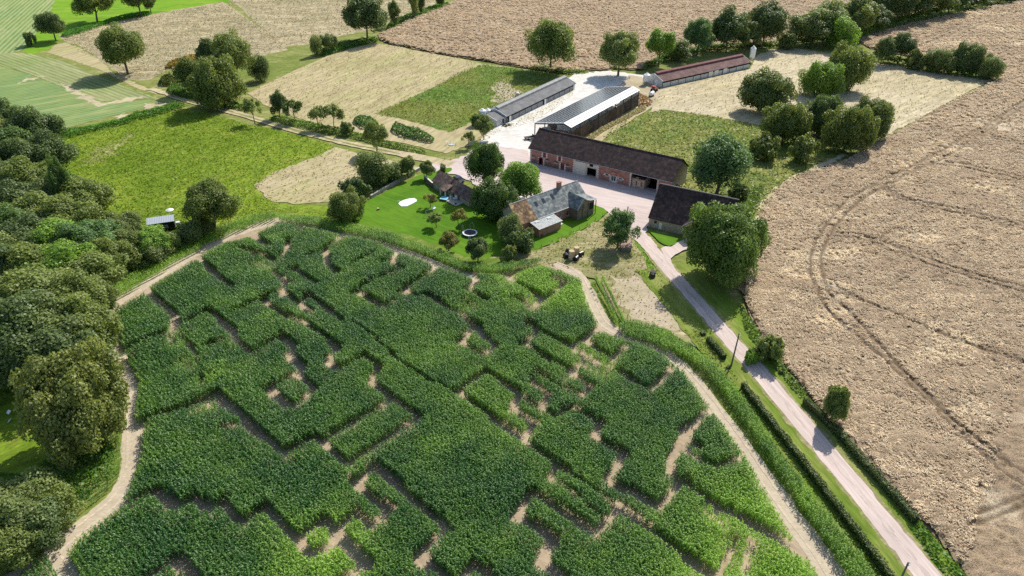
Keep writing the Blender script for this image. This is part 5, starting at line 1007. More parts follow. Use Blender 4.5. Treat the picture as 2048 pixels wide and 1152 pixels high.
m_skyl = plain('grey_rooflight', (.10, .115, .13), .35, var=.1)
for i in range(32):
    for j in range(2):
        x0 = .9+i*(L-1.6)/32; panel('rooflight', x0, x0+.85, .25+j*1.25, .25+j*1.25+.95, .13, m_skyl)
for i in range(9):
    x = .15+i*(L-.3)/8
    BX('post', (x-.12, x+.12, .1, .34, 0, z0_), m_steel, B)
    if i in (0, 8) or True: BX('post', (x-.12, x+.12, W-.4, W-.16, 0, z1_-.05), m_steel, B)
    mb = MB(); mb.hexa([(x-.1, .1, z0_-.4), (x+.1, .1, z0_-.4), (x+.1, yr, zr-.5), (x-.1, yr, zr-.5), (x-.1, .1, z0_-.05), (x+.1, .1, z0_-.05), (x+.1, yr, zr-.1), (x-.1, yr, zr-.1)])
    mb.hexa([(x-.1, yr, zr-.5), (x+.1, yr, zr-.5), (x+.1, W-.2, z1_-.4), (x-.1, W-.2, z1_-.4), (x-.1, yr, zr-.1), (x+.1, yr, zr-.1), (x+.1, W-.2, z1_-.06), (x-.1, W-.2, z1_-.06)]); mb.build('rafter', m_steel, B)
for i in range(8):
    x0 = .3+i*(L-.3)/8; tone = [(.13, .09, .07), (.17, .12, .09), (.11, .085, .075), (.15, .12, .10)][i % 4]
    BX('timber_panel', (x0+.06, x0+(L-.6)/8-.06, -.02, .05, .3, 4.6+.12*math.sin(i*2.1)), rib_mat('dark_boards', tone, .35, .6, .95, spec=.1, dark=.7), B)
BX('plinth_wall', (.2, L-.2, .06, .09, 0, .3), m_conc, B); BX('back_panel', (L-.15, L-.05, .4, 7.5, 0, 5.2), m_whitep, B)
BX('floor_slab', (0, L, .4, W-.4, .0, .09), plain('dusty_floor', (.30, .27, .23), .95), B)
# ------------------------------------------------------------------ the two long livestock sheds
def shed(name, loc, a_, L, W, ze, zr, mr, mv, mw, label, vent=True, annex=0, nbay=12, wmat2=None):
    B = empty(name, loc, a_, label, 'shed'); ww = W/2
    mb = MB(); slope(mb, 0, L, -.3, ze-.12, ww, zr, .09); mb.build('front_roof_slope', mr, B)
    mb = MB(); slope(mb, 0, L, W+.3, ze-.12, ww, zr, .09); mb.build('back_roof_slope', mr, B)
    mb = MB(); mb.hexa([(.6, ww-1.0, zr-.35), (L-.6, ww-1.0, zr-.35), (L-.6, ww+1.0, zr-.35), (.6, ww+1.0, zr-.35), (.6, ww-.9, zr+.45), (L-.6, ww-.9, zr+.45), (L-.6, ww+.3, zr+.75), (.6, ww+.3, zr+.75)]); mb.build('ridge_vent', mv, B)
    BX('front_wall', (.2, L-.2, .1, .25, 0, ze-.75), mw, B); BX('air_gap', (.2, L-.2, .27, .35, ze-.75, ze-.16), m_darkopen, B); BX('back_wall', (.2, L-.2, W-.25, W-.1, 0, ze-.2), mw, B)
    for i in range(nbay+1):
        x = .2+i*(L-.55)/nbay; BX('post', (x, x+.16, -.02, .095, 0, ze-.13), m_steel, B)
        if i < nbay: BX('wall_board', (x+.2, x+(L-.55)/nbay-.06, .04, .095, .05, ze-.8), wmat2 or mw, B)
    BX('rail', (.2, L-.2, .0, .035, ze-.75, ze-.66), m_steel, B)
    for x in (.02, L-.22):
        mb = MB(); gable(mb, x, W-.2, ze-.12, zr-.05, .2, y0=.1); mb.build('gable_wall', m_whitew, B)
        xx = x-.09 if x < 1 else x+.23
        mb = MB(); mb.hexa([(xx, -.3, ze-.1), (xx+.08, -.3, ze-.1), (xx+.08, ww, zr+.02), (xx, ww, zr+.02), (xx, -.3, ze+.12), (xx+.08, -.3, ze+.12), (xx+.08, ww, zr+.24), (xx, ww, zr+.24)]); mb.hexa([(xx, ww, zr+.02), (xx+.08, ww, zr+.02), (xx+.08, W+.3, ze-.1), (xx, W+.3, ze-.1), (xx, ww, zr+.24), (xx+.08, ww, zr+.24), (xx+.08, W+.3, ze+.12), (xx, W+.3, ze+.12)]); mb.build('verge_board', m_whitep, B)
    return B
B = shed('grey_livestock_shed', (-2.8, 242.9, 0), R(56.8), 48.5, 9.2, 2.55, 4.2, m_asb, m_asbl, m_greywall, 'long grey roofed livestock shed on the left of the chalk yard')
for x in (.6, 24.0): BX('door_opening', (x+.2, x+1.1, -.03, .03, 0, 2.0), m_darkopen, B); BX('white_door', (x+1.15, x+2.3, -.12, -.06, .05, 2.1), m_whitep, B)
BX('white_door', (46.9, 48.1, -.12, -.06, .05, 2.2), m_whitep, B)
mb = MB(); slope(mb, -5.2, -.12, .3, 2.15, 4.4, 3.5, .08); slope(mb, -5.2, -.12, 8.6, 2.15, 4.4, 3.5, .08); mb.build('annexe_roof', m_asb, B)
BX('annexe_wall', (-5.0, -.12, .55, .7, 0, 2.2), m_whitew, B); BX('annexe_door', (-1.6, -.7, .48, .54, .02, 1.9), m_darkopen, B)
mb = MB(); gable(mb, -5.1, 7.9, 2.2, 3.45, .15, y0=.55); mb.build('annexe_gable', m_whitew, B)
mb = MB(); mb.hexa([(-5.3, .25, 2.2), (-5.2, .25, 2.2), (-5.2, 4.4, 3.5), (-5.3, 4.4, 3.5), (-5.3, .25, 2.42), (-5.2, .25, 2.42), (-5.2, 4.4, 3.74), (-5.3, 4.4, 3.74)]); mb.build('verge_board', m_whitep, B)
B = shed('red_livestock_shed', (58.6, 287.4, 0), R(35.6), 53.5, 9.6, 2.6, 4.4, m_redroof, m_redvent, m_whitew, 'long low shed with a weathered red roof and white walls')
for x in (27.0, 30.5, 36.0): BX('white_door', (x, x+2.4, -.1, -.05, .1, 2.3), m_whitep, B)
BX('window_gap', (39.5, 43.5, -.06, -.01, 1.7, 2.2), m_darkopen, B)
for a in (2.4, 5.0): BX('white_door', (-.12, -.03, a, a+1.9, .1, 2.6), m_whitep, B)
# ------------------------------------------------------------------ farmhouse
B = empty('farmhouse', (2.3, 160.2, 0), R(40.5), 'old farmhouse, half slate and half rusty tiled roof, beside the lawn', 'house')
L, W, ZE, ZR = 22.8, 8.4, 3.5, 7.1
mb = MB(); wall_open(mb, L-.4, ZE, .35, [(11.4, 12.3, 1.0, 2.3), (12.9, 13.7, 1.0, 2.3), (15.3, 16.2, .9, 2.1)]); mb.build('brick_wall', m_brick, B)
BX('back_wall', (.3, L-.3, W-.35, W, 0, ZE), m_brick, B)
for x in (-.4, L-.7): mb = MB(); gable(mb, x, W, ZE, ZR-.1, .35); mb.build('gable_wall', m_brick if x > 0 else m_stonew, B)
for nm, a, c, mt in (('rusty_roof', -.9, 4.8, m_rust), ('slate_roof', 4.8, L+.2, m_slate)):
    mb = MB(); slope(mb, a, c, -.35, ZE-.25, W/2, ZR); mb.build(nm+'_front', mt, B); mb = MB(); slope(mb, a, c, W+.35, ZE-.25, W/2, ZR); mb.build(nm+'_back', mt, B)
mb = MB(); mb.tube([(-.9, W/2, ZR+.14), (L+.2, W/2, ZR+.14)], .12, 8); mb.build('ridge_cap', m_zinc, B)
mb = MB(); mb.tube([(4.8, -.42, ZE-.2), (15.6, -.42, ZE-.2)], .08, 6); mb.build('gutter', m_whitep, B)
mb = MB(); mb.box(15.6, 16.7, W/2-.35, W/2+.45, ZR-.6, ZR+1.5); mb.box(15.5, 16.8, W/2-.45, W/2+.55, ZR+1.5, ZR+1.62); mb.build('chimney', m_brick, B)
mb = MB(); mb.box(3.6, 4.3, W/2+.6, W/2+1.3, ZR-1.4, ZR+.6); mb.build('chimney', m_stone, B)
def rooflight(x, v, w_, h_, mt=None, lean=None, zf=None):
    f = lambda y: ZE-.25+(ZR-ZE+.25)*(y+.35)/(W/2+.35)+.14
    mb = MB(); mb.hexa([(x, v, f(v)), (x+w_, v, f(v)), (x+w_, v+h_, f(v+h_)), (x, v+h_, f(v+h_)), (x, v, f(v)+.12), (x+w_, v, f(v)+.12), (x+w_, v+h_, f(v+h_)+.12), (x, v+h_, f(v+h_)+.12)]); o = mb.build('roof_window', m_steel, B)
    mb = MB(); mb.hexa([(x+.1, v+.1, f(v+.1)+.121), (x+w_-.1, v+.1, f(v+.1)+.121), (x+w_-.1, v+h_-.1, f(v+h_-.1)+.121), (x+.1, v+h_-.1, f(v+h_-.1)+.121), (x+.1, v+.1, f(v+.1)+.14), (x+w_-.1, v+.1, f(v+.1)+.14), (x+w_-.1, v+h_-.1, f(v+h_-.1)+.14), (x+.1, v+h_-.1, f(v+h_-.1)+.14)]); mb.build('pane', m_glass, o)
rooflight(6.4, 2.0, .8, 1.0); rooflight(9.0, 2.1, .8, 1.0); rooflight(12.2, 2.2, .8, 1.2)
window(B, 11.85, 1.0, .86, 1.28); window(B, 13.3, 1.0, .76, 1.28); window(B, 15.75, .9, .86, 1.18, frame=m_wood)
# cross wing with the swept porch roof and grey boarded front
pk, y1, y2 = 18.2, -3.2, 2.4
mb = MB()
prof = [(15.9, 3.3), (pk, 6.0), (19.2, 5.35), (20.4, 4.85), (22.9, 4.5)]
for (xa, za), (xb, zb_) in zip(prof[:-1], prof[1:]):
    mb.hexa([(xa, y1, za), (xb, y1, zb_), (xb, y2, zb_), (xa, y2, za), (xa, y1, za+.12), (xb, y1, zb_+.12), (xb, y2, zb_+.12), (xa, y2, za+.12)])
mb.build('swept_roof', m_slate, B)
mb = MB(); mb.tube([(x, y1-.05, z+.08) for x, z in prof], .09, 6); mb.build('bargeboard', m_galv, B)
mb = MB(); mb.poly([(16.3, y1+.35, 0), (22.4, y1+.35, 0), (22.4, y1+.35, 4.5), (20.4, y1+.35, 4.85), (pk, y1+.35, 5.9), (16.3, y1+.35, 3.7)]); mb.poly([(16.3, y1+.35, 0), (16.3, y1+.35, 3.7), (16.3, 0, 3.7), (16.3, 0, 0)]); mb.poly([(22.4, y1+.35, 0), (22.4, 0, 0), (22.4, 0, 4.5), (22.4, y1+.35, 4.5)]); mb.build('boarded_front', m_wood, B)
for x in (16.4, 18.3, 20.3, 22.9): BX('porch_post', (x-.08, x+.08, y1+.1, y1+.28, 0, 4.2 if x > 17 else 3.2), m_wood, B)
mb = MB(); mb.tube([(16.4, y1+.19, 3.9), (20.2, y1+.19, 1.2)], .07, 5); mb.build('brace', m_wood, B)
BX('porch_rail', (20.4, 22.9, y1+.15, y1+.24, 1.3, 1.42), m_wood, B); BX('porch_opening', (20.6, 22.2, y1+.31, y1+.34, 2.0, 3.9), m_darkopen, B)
# flat annexe
mb = MB(); mb.hexa([(2.2, -3.9, 2.45), (10.2, -3.9, 2.45), (10.2, -.2, 3.1), (2.2, -.2, 3.1), (2.2, -3.9, 2.57), (10.2, -3.9, 2.57), (10.2, -.2, 3.22), (2.2, -.2, 3.22)]); mb.build('annexe_roof', m_zinc, B)
BX('annexe_wall', (2.5, 9.9, -3.6, -3.3, 0, 2.42), m_brick, B); BX('annexe_side_wall', (2.5, 2.8, -3.3, -.01, 0, 2.45), m_brick, B); BX('annexe_side_wall', (9.6, 9.9, -3.3, -.01, 0, 2.45), m_brick, B)
for x, y in ((3.3, -1.4), (7.2, -1.6)):
    zz = 3.22+(y+.2)/3.7*.65; o = BX('roof_dome', (x, x+1.1, y, y+.8, zz-.05, zz+.18), m_whitep, B); BX('dome_glass', (x+.12, x+.98, y+.12, y+.68, zz+.182, zz+.21), m_galv, o)
# ------------------------------------------------------------------ outbuilding
B = empty('outbuilding', (-22.9, 188.3, 0), R(-50.0), 'low outbuilding with two brown tiled roofs beside the patio', 'outbuilding')
mb = MB(); wall_open(mb, 6.8, 2.0, .3, [(4.9, 6.6, 0, 1.9)], y=.2, x0=.1); mb.build('rendered_wall', m_stonew, B)
mb = MB(); wall_open(mb, 18.0, 2.0, .3, [(9.0, 10.0, 0, 1.8), (11.6, 12.4, 0, 1.8)], y=.5, x0=6.8); mb.build('stone_wall', m_stonew, B)
BX('back_wall', (.1, 18.0, 5.2, 5.5, 0, 2.0), m_stonew, B)
for x in (.1, 17.7): mb = MB(); gable(mb, x, 5.2, 2.0, 4.15, .3, y0=.3); mb.build('gable_wall', m_stonew, B)
for a, c, dz, dv in ((-.2, 6.9, .25, 0), (6.9, 18.2, 0, .2)):
    mb = MB(); slope(mb, a, c, -.1+dv, 1.95+dz*.3, 2.9, 4.1+dz); mb.build('front_roof_slope', m_tile2, B); mb = MB(); slope(mb, a, c, 5.8, 1.95+dz*.3, 2.9, 4.1+dz); mb.build('back_roof_slope', m_tile2, B)
mb = MB(); mb.hexa([(5.7, -1.5, 2.1), (8.4, -1.5, 2.1), (8.4, 1.4, 3.1), (5.7, 1.4, 3.1), (5.7, -1.5, 2.22), (8.4, -1.5, 2.22), (8.4, 1.4, 3.22), (5.7, 1.4, 3.22)]); mb.build('porch_roof', m_tile2, B)
for x in (5.9, 8.2): BX('porch_post', (x-.14, x+.14, -1.4, -1.12, 0, 2.12), m_stone, B)
for x in (9.5, 12.0): BX('door', (x-.45, x+.45, .62, .68, .02, 1.8), m_woodb, B)
BX('white_door', (10.3, 11.2, .44, .49, .02, 1.9), m_whitep, B)
B = empty('garden_wall', tuple(G(846, 358)), 0, 'brick garden wall joining the left end of the outbuilding', 'wall')
a, c = G(849, 361), G(866, 376); d = c-a; Lw = float(np.hypot(d[0], d[1])); B.location = tuple(a); B.rotation_euler[2] = math.atan2(d[1], d[0])
BX('wall', (0, Lw, -.15, .15, 0, 1.5), m_brickd, B); BX('coping', (-.03, Lw+.03, -.22, .22, 1.502, 1.6), m_stone, B)
B = empty('garden_wall', tuple(G(815, 352)), 0, 'low stone wall along the garden hedge towards the farm track', 'wall')
a, c = G(742, 397), G(840, 340); d = c-a; Lw = float(np.hypot(d[0], d[1])); B.location = tuple(a); B.rotation_euler[2] = math.atan2(d[1], d[0])
BX('wall', (0, Lw, -.2, .2, 0, .9), m_stonew, B); BX('coping', (-.03, Lw+.03, -.26, .26, .902, 1.0), m_conc, B)
# ------------------------------------------------------------------ black cabin, little shed
B = empty('black_cabin', (-89.9, 158.6, 0), R(22), 'black boarded cabin with a pale metal roof beside the meadow', 'cabin')
mb = MB(); mb.hexa([(-.2, -.3, 2.5), (6.1, -.3, 2.5), (6.1, 2.6, 3.0), (-.2, 2.6, 3.0), (-.2, -.3, 2.58), (6.1, -.3, 2.58), (6.1, 2.6, 3.08), (-.2, 2.6, 3.08)]); mb.build('roof', rib_mat('pale_metal_roof', (.46, .50, .55), .4, .08, .5, .2), B)
mb = MB(); wall_open(mb, 5.9, 2.5, .12, [(3.4, 4.4, .9, 1.7)]); mb.build('front_wall', m_blackw, B); BX('side_wall', (0, .1, .13, 2.4, 0, 2.5), m_blackw, B); BX('side_wall', (5.8, 5.9, .13, 2.4, 0, 2.5), m_blackw, B); BX('back_wall', (0, 5.9, 2.41, 2.5, 0, 2.8), m_blackw, B)
window(B, 3.9, .92, .95, .75, dep=.05, sill=False); BX('side_tank', (6.2, 7.1, .6, 1.6, 0, 1.6), m_whitew, B)
g = G(1252, 506); B = empty('field_shelter', tuple(g), R(4), 'small weathered shelter with a rusty roof under the conifer', 'shed')
BX('front_wall', (-1.2, 1.2, 0, .08, 0, 1.5), m_wood, B); BX('side_wall', (-1.2, -1.12, .085, 2.4, 0, 1.6), m_wood, B); BX('side_wall', (1.12, 1.2, .085, 2.4, 0, 1.6), m_wood, B)
mb = MB(); mb.hexa([(-1.35, -.2, 1.55), (1.35, -.2, 1.55), (1.35, 2.6, 2.3), (-1.35, 2.6, 2.3), (-1.35, -.2, 1.62), (1.35, -.2, 1.62), (1.35, 2.6, 2.37), (-1.35, 2.6, 2.37)]); mb.build('roof', roof_mat('rusty_sheet', (.42, .26, .21), (.5, .36, .3), 1.2, 2, .4), B)
# ------------------------------------------------------------------ things standing about
m_black = plain('black_wrap', (.018, .018, .02), .35, var=.2, spec=.5); m_straw = plain('straw', (.60, .46, .27), .95, var=.35, scale=6, bump=.4); m_rubber = plain('rubber', (.02, .02, .02), .8)
m_red = plain('red_paint', (.45, .05, .04), .4); m_blue = plain('pool_blue', (.10, .50, .68), .3, var=.25, scale=2); m_pale = plain('white_plastic', (.82, .82, .82), .4, var=.05); m_tan = None
m_net = plain('trampoline_mat', (.05, .055, .075), .7); m_yel = plain('yellow_paint', (.62, .43, .05), .5); m_polew = plain('pole_wood', (.17, .15, .13), .85, var=.3, scale=4); m_dkcar = plain('black_car_paint', (.02, .022, .026), .2, spec=.6)
def pole(x, y, h, label, lean=(0, 0)):
    t = empty('wooden_pole', (x, y, 0), .3, label, 'utility pole'); MB().tube([(0, 0, 0), (lean[0], lean[1], h)], [.17, .11], 8).build('pole', m_polew, t)
    for z in (h-.25, h-.7):
        BX('bracket', (lean[0]-.03, lean[0]+.34, lean[1]-.03, lean[1]+.03, z, z+.05), m_galv, t); MB().lathe([(.03, 0), (.07, .03), (.07, .12), (.03, .16)], 8, (lean[0]+.3, lean[1], z+.05)).build('insulator', m_pale, t)
g = G(1461.5, 735); pole(g[0], g[1], 8.0, 'tall leaning wooden pole between the two hedges on the verge', (.15, -.1))
g = G(1817, 1125, 8.0); pole(g[0], g[1], 8.0, 'wooden pole whose top just shows over the lane at the bottom edge')
g = G(1256, 413, 7.0); pole(g[0], g[1], 7.0, 'wooden pole beside the conifer at the yard entrance')
def bale(loc, label, mat, upright=False, z=0.0, ang_=0.0, r=.68, l=1.25, grp=None):
    t = empty('round_bale', (loc[0], loc[1], z), ang_, label, 'bale', grp); pr = [(r*.3, 0), (r*.93, 0), (r, .08), (r*1.01, l/2), (r, l-.08), (r*.93, l), (r*.3, l)]
    o = MB().lathe(pr, 22).build('bale', mat, t, smooth=False)
    if not upright: o.rotation_euler = (R(90), 0, 0); o.location = (0, l/2, r)
    rg = MB()
    for k in (.3, .62, .95):
        a = MB()
    MB().tube([((r+.012)*math.cos(a), (r+.012)*math.sin(a), l*.5) for a in np.linspace(0, 6.28, 23)], .012, 4, cap=False).build('net_wrap', mat, o)
    return t
b0 = G(1132, 517); bale(b0, 'black wrapped round bale at the left of the bale group', m_black, ang_=.3)
b1 = G(1152, 522); bale(b1, 'black wrapped round bale at the front right of the bale group', m_black, ang_=-.5)
b2 = G(1161, 513); bale(b2, 'black wrapped round bale at the back right of the bale group', m_black, ang_=-.9)
b5 = G(1137, 508); bale(b5, 'black wrapped bale half hidden behind the straw stack', m_black, ang_=.9)
b3 = G(1142, 520); bale(b3, 'lower straw bale of the front stack', m_straw, True); bale(b3+[.03, .02, 0], 'upper straw bale standing on the front stack', m_straw, True, z=1.26)
b4 = G(1152, 513); bale(b4, 'lower straw bale of the rear stack', m_straw, True); bale(b4+[.03, .02, 0], 'upper straw bale on the rear stack behind the front one', m_straw, True, z=1.26)
# trampoline
g = G(940, 471); t = empty('trampoline', tuple(g), 0, 'round trampoline with a white rim on the lawn', 'trampoline')
MB().lathe([(1.55, .78), (1.55, .80), (.02, .80)], 32).build('mat', m_net, t); MB().lathe([(1.5, .78), (1.86, .74), (1.90, .80), (1.86, .86), (1.5, .88), (1.5, .78)], 32, cap=False).build('rim_pad', m_pale, t)
for k in range(6): a = k*math.pi/3+.3; MB().tube([(1.78*math.cos(a), 1.78*math.sin(a), 0), (1.78*math.cos(a), 1.78*math.sin(a), .78)], .04, 6).build('leg', m_galv, t)
for a0 in (1.1, 2.6):
    MB().tube([(1.9*math.cos(a0), 1.9*math.sin(a0), .8), (1.95*math.cos(a0), 1.95*math.sin(a0), 2.2), (1.95*math.cos(a0+.25), 1.95*math.sin(a0+.25), 2.7), (1.95*math.cos(a0+.5), 1.95*math.sin(a0+.5), 2.2), (1.9*math.cos(a0+.5), 1.9*math.sin(a0+.5), .8)], .04, 6).build('net_pole', m_galv, t)
mb = MB()
for s in (-.22, .22): mb.tube([(s, -1.9, .8), (s, -2.5, 0)], .03, 5)
for k in range(3): mb.tube([(-.22, -2.05-.16*k, .58-.2*k), (.22, -2.05-.16*k, .58-.2*k)], .03, 5)
mb.build('ladder', m_pale, t)
# light blue mat, pool cover, hot tub
def slab(name, px, z0, z1, mat, label, cat, parent=None):
    p = GP(px); c = p.mean(0); t = empty(name, (c[0], c[1], 0), 0, label, cat) if parent is None else parent; n = len(p); mb = MB(); q = p-c
    mb.poly([(x, y, z1) for x, y in q[::-1]] if np.cross(q[1]-q[0], q[2]-q[1]) < 0 else [(x, y, z1) for x, y in q])
    for i in range(n): a, b_ = q[i], q[(i+1) % n]; mb.quad((a[0], a[1], z0), (b_[0], b_[1], z0), (b_[0], b_[1], z1), (a[0], a[1], z1))
    return t, mb.build('cover' if name == 'covered_pool' else 'sheet', mat, t)
m_mat, n, b = newmat('patterned_mat'); N = NB(n); vr = N.add('TexVoronoi'); vr.inputs['Scale'].default_value = 2.2; tc = N.add('TexCoord'); n.links.new(tc.outputs['Object'], vr.inputs['Vector'])
n.links.new(N.ramp(vr.outputs['Distance'], [(.25, (.22, .55, .55)), (.4, (.55, .82, .80))]), b.inputs['Base Color'])
slab('play_mat', [(970, 481), (980, 480), (986.5, 493), (976.5, 495)], .0, .09, m_mat, 'light blue patterned mat lying on the lawn below the farmhouse', 'mat')
t, o = slab('covered_pool', [(797, 410), (799, 406), (808, 402), (819, 399), (829, 398.5), (834, 402), (833, 405), (824, 410), (814, 414.5), (803, 415)], .0, .35, m_pale, 'pool under a white cover, long octagon on the lawn', 'pool')
mb = MB(); [mb.tube([(-2.6+s, -.6, 0), (-2.6+s, -.6, .9), (-2.6+s, -.1, .9), (-2.6+s, -.1, .36)], .03, 5) for s in (0, .4)]; mb.build('ladder', m_galv, t)
sheet('patio', [(885.8, 400.8), (898.6, 393.5), (914, 391), (931, 407), (912, 415), (901, 410)], field_mat('patio_slabs', (.55, .52, .47), (.48, .45, .40), None, fine=2, contrast=.2), 0)
g = G(889, 401); t = empty('hot_tub', tuple(g), R(-20), 'square hot tub with brown sides and a bright blue top', 'hot tub'); BX('side', (-1.0, 1.0, -1.0, 1.0, 0, .7), m_woodb, t); MB().hexa([(-1.05, -1.05, .702), (1.05, -1.05, .702), (1.05, 1.05, .702), (-1.05, 1.05, .702), (-1.0, -1.0, .8), (1.0, -1.0, .8), (1.0, 1.0, .8), (-1.0, 1.0, .8)]).build('rim', plain('turquoise_rim', (.35, .68, .76), .4), t); BX('water', (-.6, .75, -.5, .75, .802, .815), m_blue, t)
g = G(901, 407); t = empty('closed_parasol', tuple(g), 0, 'closed white parasol on the patio edge', 'parasol'); MB().lathe([(.4, 0), (.4, .06), (.06, .1)], 12).build('base', m_conc, t); MB().tube([(0, 0, .1), (0, 0, 2.7)], .035, 6).build('pole', m_galv, t); MB().lathe([(.05, 1.0), (.2, 1.15), (.15, 1.9), (.05, 2.7)], 10).build('canopy', m_pale, t)
def table(x, y, r, label, z=.72, mat=None, oval=1.0, name='garden_table'):
    t = empty(name, (x, y, 0), .4, label, 'table'); o = MB().lathe([(r*.98, z-.04), (r, z-.02), (r, z)], 20).build('table_top', mat or m_pale, t); o.scale = (oval, 1, 1)
    for sx, sy in ((1, 1), (1, -1), (-1, 1), (-1, -1)): MB().tube([(sx*r*.5*oval, sy*r*.5, 0), (sx*r*.45*oval, sy*r*.45, z-.04)], .03, 5).build('leg', m_galv, t)
    return t
def chair(x, y, rz, label, mat=None, grp=None):
    t = empty('garden_chair', (x, y, 0), rz, label, 'chair', grp); m = mat or m_pale; BX('seat', (-.25, .25, -.25, .25, .42, .47), m, t); BX('backrest', (-.25, .25, .22, .28, .472, .95), m, t)
    for sx in (-.22, .19):
        for sy in (-.22, .19): BX('leg', (sx, sx+.04, sy, sy+.04, 0, .418), m, t)
g = G(911, 401); table(g[0], g[1], .75, 'round white table on the patio of the outbuilding')
g = G(905, 398); chair(g[0], g[1], .8, 'white chair left of the round patio table'); g = G(917, 398); chair(g[0], g[1], -.8, 'white chair right of the round patio table', m_pale); g = G(912, 411); chair(g[0], g[1], 2.9, 'dark chair in front of the round patio table', m_steel)
g = G(1113, 450); table(g[0], g[1], .7, 'white oval table against the farmhouse wall', oval=1.7)
g = G(1119, 448); chair(g[0], g[1], -1.2, 'white chair at the right end of the oval farmhouse table'); g = G(1106, 445); chair(g[0], g[1], 2.0, 'dark chair at the left end of the oval farmhouse table', m_steel)
sheet('terrace', [(1104, 456), (1117, 445), (1126, 450), (1109, 462)], plain('terrace_slabs', (.62, .60, .56), .9), 0)
m_flow = leaf_mat('red_flowers', (.35, .03, .03), (.12, .16, .04), trans=.2, use_obj=False)
for px, lb in (((1083, 474), 'pot of red flowers at the corner of the flat annexe'), ((1106, 463), 'pot of orange red flowers at the terrace edge')):
    g = G(*px); t = empty('flower_pot', tuple(g), 0, lb, 'flower pot'); MB().lathe([(.22, 0), (.32, .4), (.34, .42), (.3, .42)], 12).build('pot', plain('terracotta', (.35, .16, .10), .8), t)
    rs = np.random.RandomState(3); u = rs.normal(size=(260, 3)); u /= np.linalg.norm(u, axis=1)[:, None]; V, Q = quads(u*[.42, .42, .34]+[0, 0, .65], u, np.full(260, .11), rs); link('flowers', npmesh('flowers', V, Q, dict(lv=np.repeat(rs.rand(260), 4))), m_flow, t)
# bench, swing
g = G(868, 420); t = empty('garden_bench', tuple(g), R(60), 'white garden bench in the shade of the reddish fruit tree', 'bench'); BX('seat', (-.7, .7, -.25, .2, .42, .48), m_pale, t); BX('backrest', (-.7, .7, .2, .27, .482, .95), m_pale, t)
for x in (-.65, .58): BX('leg', (x, x+.07, -.22, .2, 0, .418), m_pale, t)
g = G(862, 433); t = empty('swing_frame', tuple(g), R(20), 'thin metal swing frame on the lawn between the fruit trees', 'swing')
MB().tube([(-1.3, 0, 2.0), (1.3, 0, 2.0)], .04, 6).build('beam', m_galv, t)
for s in (-1.3, 1.3):
    for d_ in (-.8, .8): MB().tube([(s, d_, 0), (s, 0, 2.0)], .04, 6).build('leg', m_galv, t)
for x in (-.5, .5): o = BX('swing_seat', (x-.25, x+.25, -.1, .1, .5, .54), m_red, t); mb = MB(); [mb.tube([(x+q, 0, .54), (x+q, 0, 2.0)], .012, 4) for q in (-.22, .22)]; mb.build('rope', m_galv, o)
g = G(757, 421); t = empty('toy_cart', tuple(g), .5, 'small red and white toy cart on the lawn', 'toy'); BX('body', (-.3, .3, -.2, .2, .15, .5), m_red, t); BX('hood', (-.25, .05, -.18, .18, .502, .75), m_pale, t); [MB().tube([(x, -.26, .14), (x, .26, .14)], .14, 10).build('wheel', m_rubber, t) for x in (-.22, .22)]
# sun loungers in the clearing
def lounger(px, rz, mat, label):
    g = G(*px); t = empty('sun_lounger', tuple(g), rz, label, 'sun lounger'); BX('frame', (-.33, .33, -.95, .35, .28, .36), mat, t); mb = MB(); mb.hexa([(-.33, .36, .28), (.33, .36, .28), (.33, .95, .75), (-.33, .95, .75), (-.33, .36, .36), (.33, .36, .36), (.33, .93, .83), (-.33, .93, .83)]); mb.build('backrest', mat, t)
    for x in (-.3, .25):
        for y in (-.85, .3): BX('leg', (x, x+.05, y, y+.05, 0, .278), mat, t)
lounger((12, 834), R(-25), m_pale, 'white sun lounger on the shaded clearing at the left edge'); lounger((12, 848), R(-70), plain('grey_green_plastic', (.45, .52, .48), .5), 'greyish sun lounger in front of the white one')
g = G(1, 836); t = empty('paddling_pool', tuple(g), 0, 'light blue paddling pool beside the white sun lounger', 'paddling pool'); MB().lathe([(.7, 0), (.78, .12), (.72, .25), (.62, .25), (.62, .06)], 20, cap=False).build('rim', plain('light_blue_vinyl', (.25, .65, .75), .3), t); MB().lathe([(.6, .1), (.6, .12), (.01, .12)], 20).build('water', m_blue, t)
g = G(343, 434); t = empty('garden_parasol', tuple(g), 0, 'white parasol standing behind the black cabin', 'parasol'); MB().tube([(0, 0, 0), (0, 0, 2.3)], .035, 6).build('pole', m_galv, t); MB().lathe([(1.0, 2.0), (1.02, 2.05), (.5, 2.3), (.02, 2.45)], 12).build('canopy', m_pale, t)
# trough, black tank, feeder at the paddock corner
g = G(903, 291); t = empty('ring_trough', tuple(g), 0, 'round white water trough inside a metal feed ring', 'trough'); MB().lathe([(.8, 0), (.85, .45), (.78, .45), (.75, .1)], 20, cap=False).build('trough', m_pale, t); MB().lathe([(.7, .36), (.7, .38), (.01, .38)], 20).build('water', plain('water', (.6, .66, .68), .1), t)
for k in range(10): a = k*.628; MB().tube([(1.7*math.cos(a), 1.7*math.sin(a), 0), (1.7*math.cos(a), 1.7*math.sin(a), 1.1)], .035, 5).build('ring_post', m_galv, t)
for z in (.5, 1.1): MB().tube([(1.7*math.cos(a), 1.7*math.sin(a), z) for a in np.linspace(0, 6.283, 25)], .035, 5, cap=False).build('ring_bar', m_galv, t)
g = G(1301, 556); t = empty('black_barrel', tuple(g), 0, 'black barrel lying at the paddock fence corner', 'barrel'); o = MB().lathe([(.2, 0), (.55, 0), (.58, .06), (.58, 1.0), (.55, 1.06), (.2, 1.06)], 18).build('barrel', m_black, t); o.rotation_euler = (R(78), 0, R(20)); o.location = (.1, .3, .58)
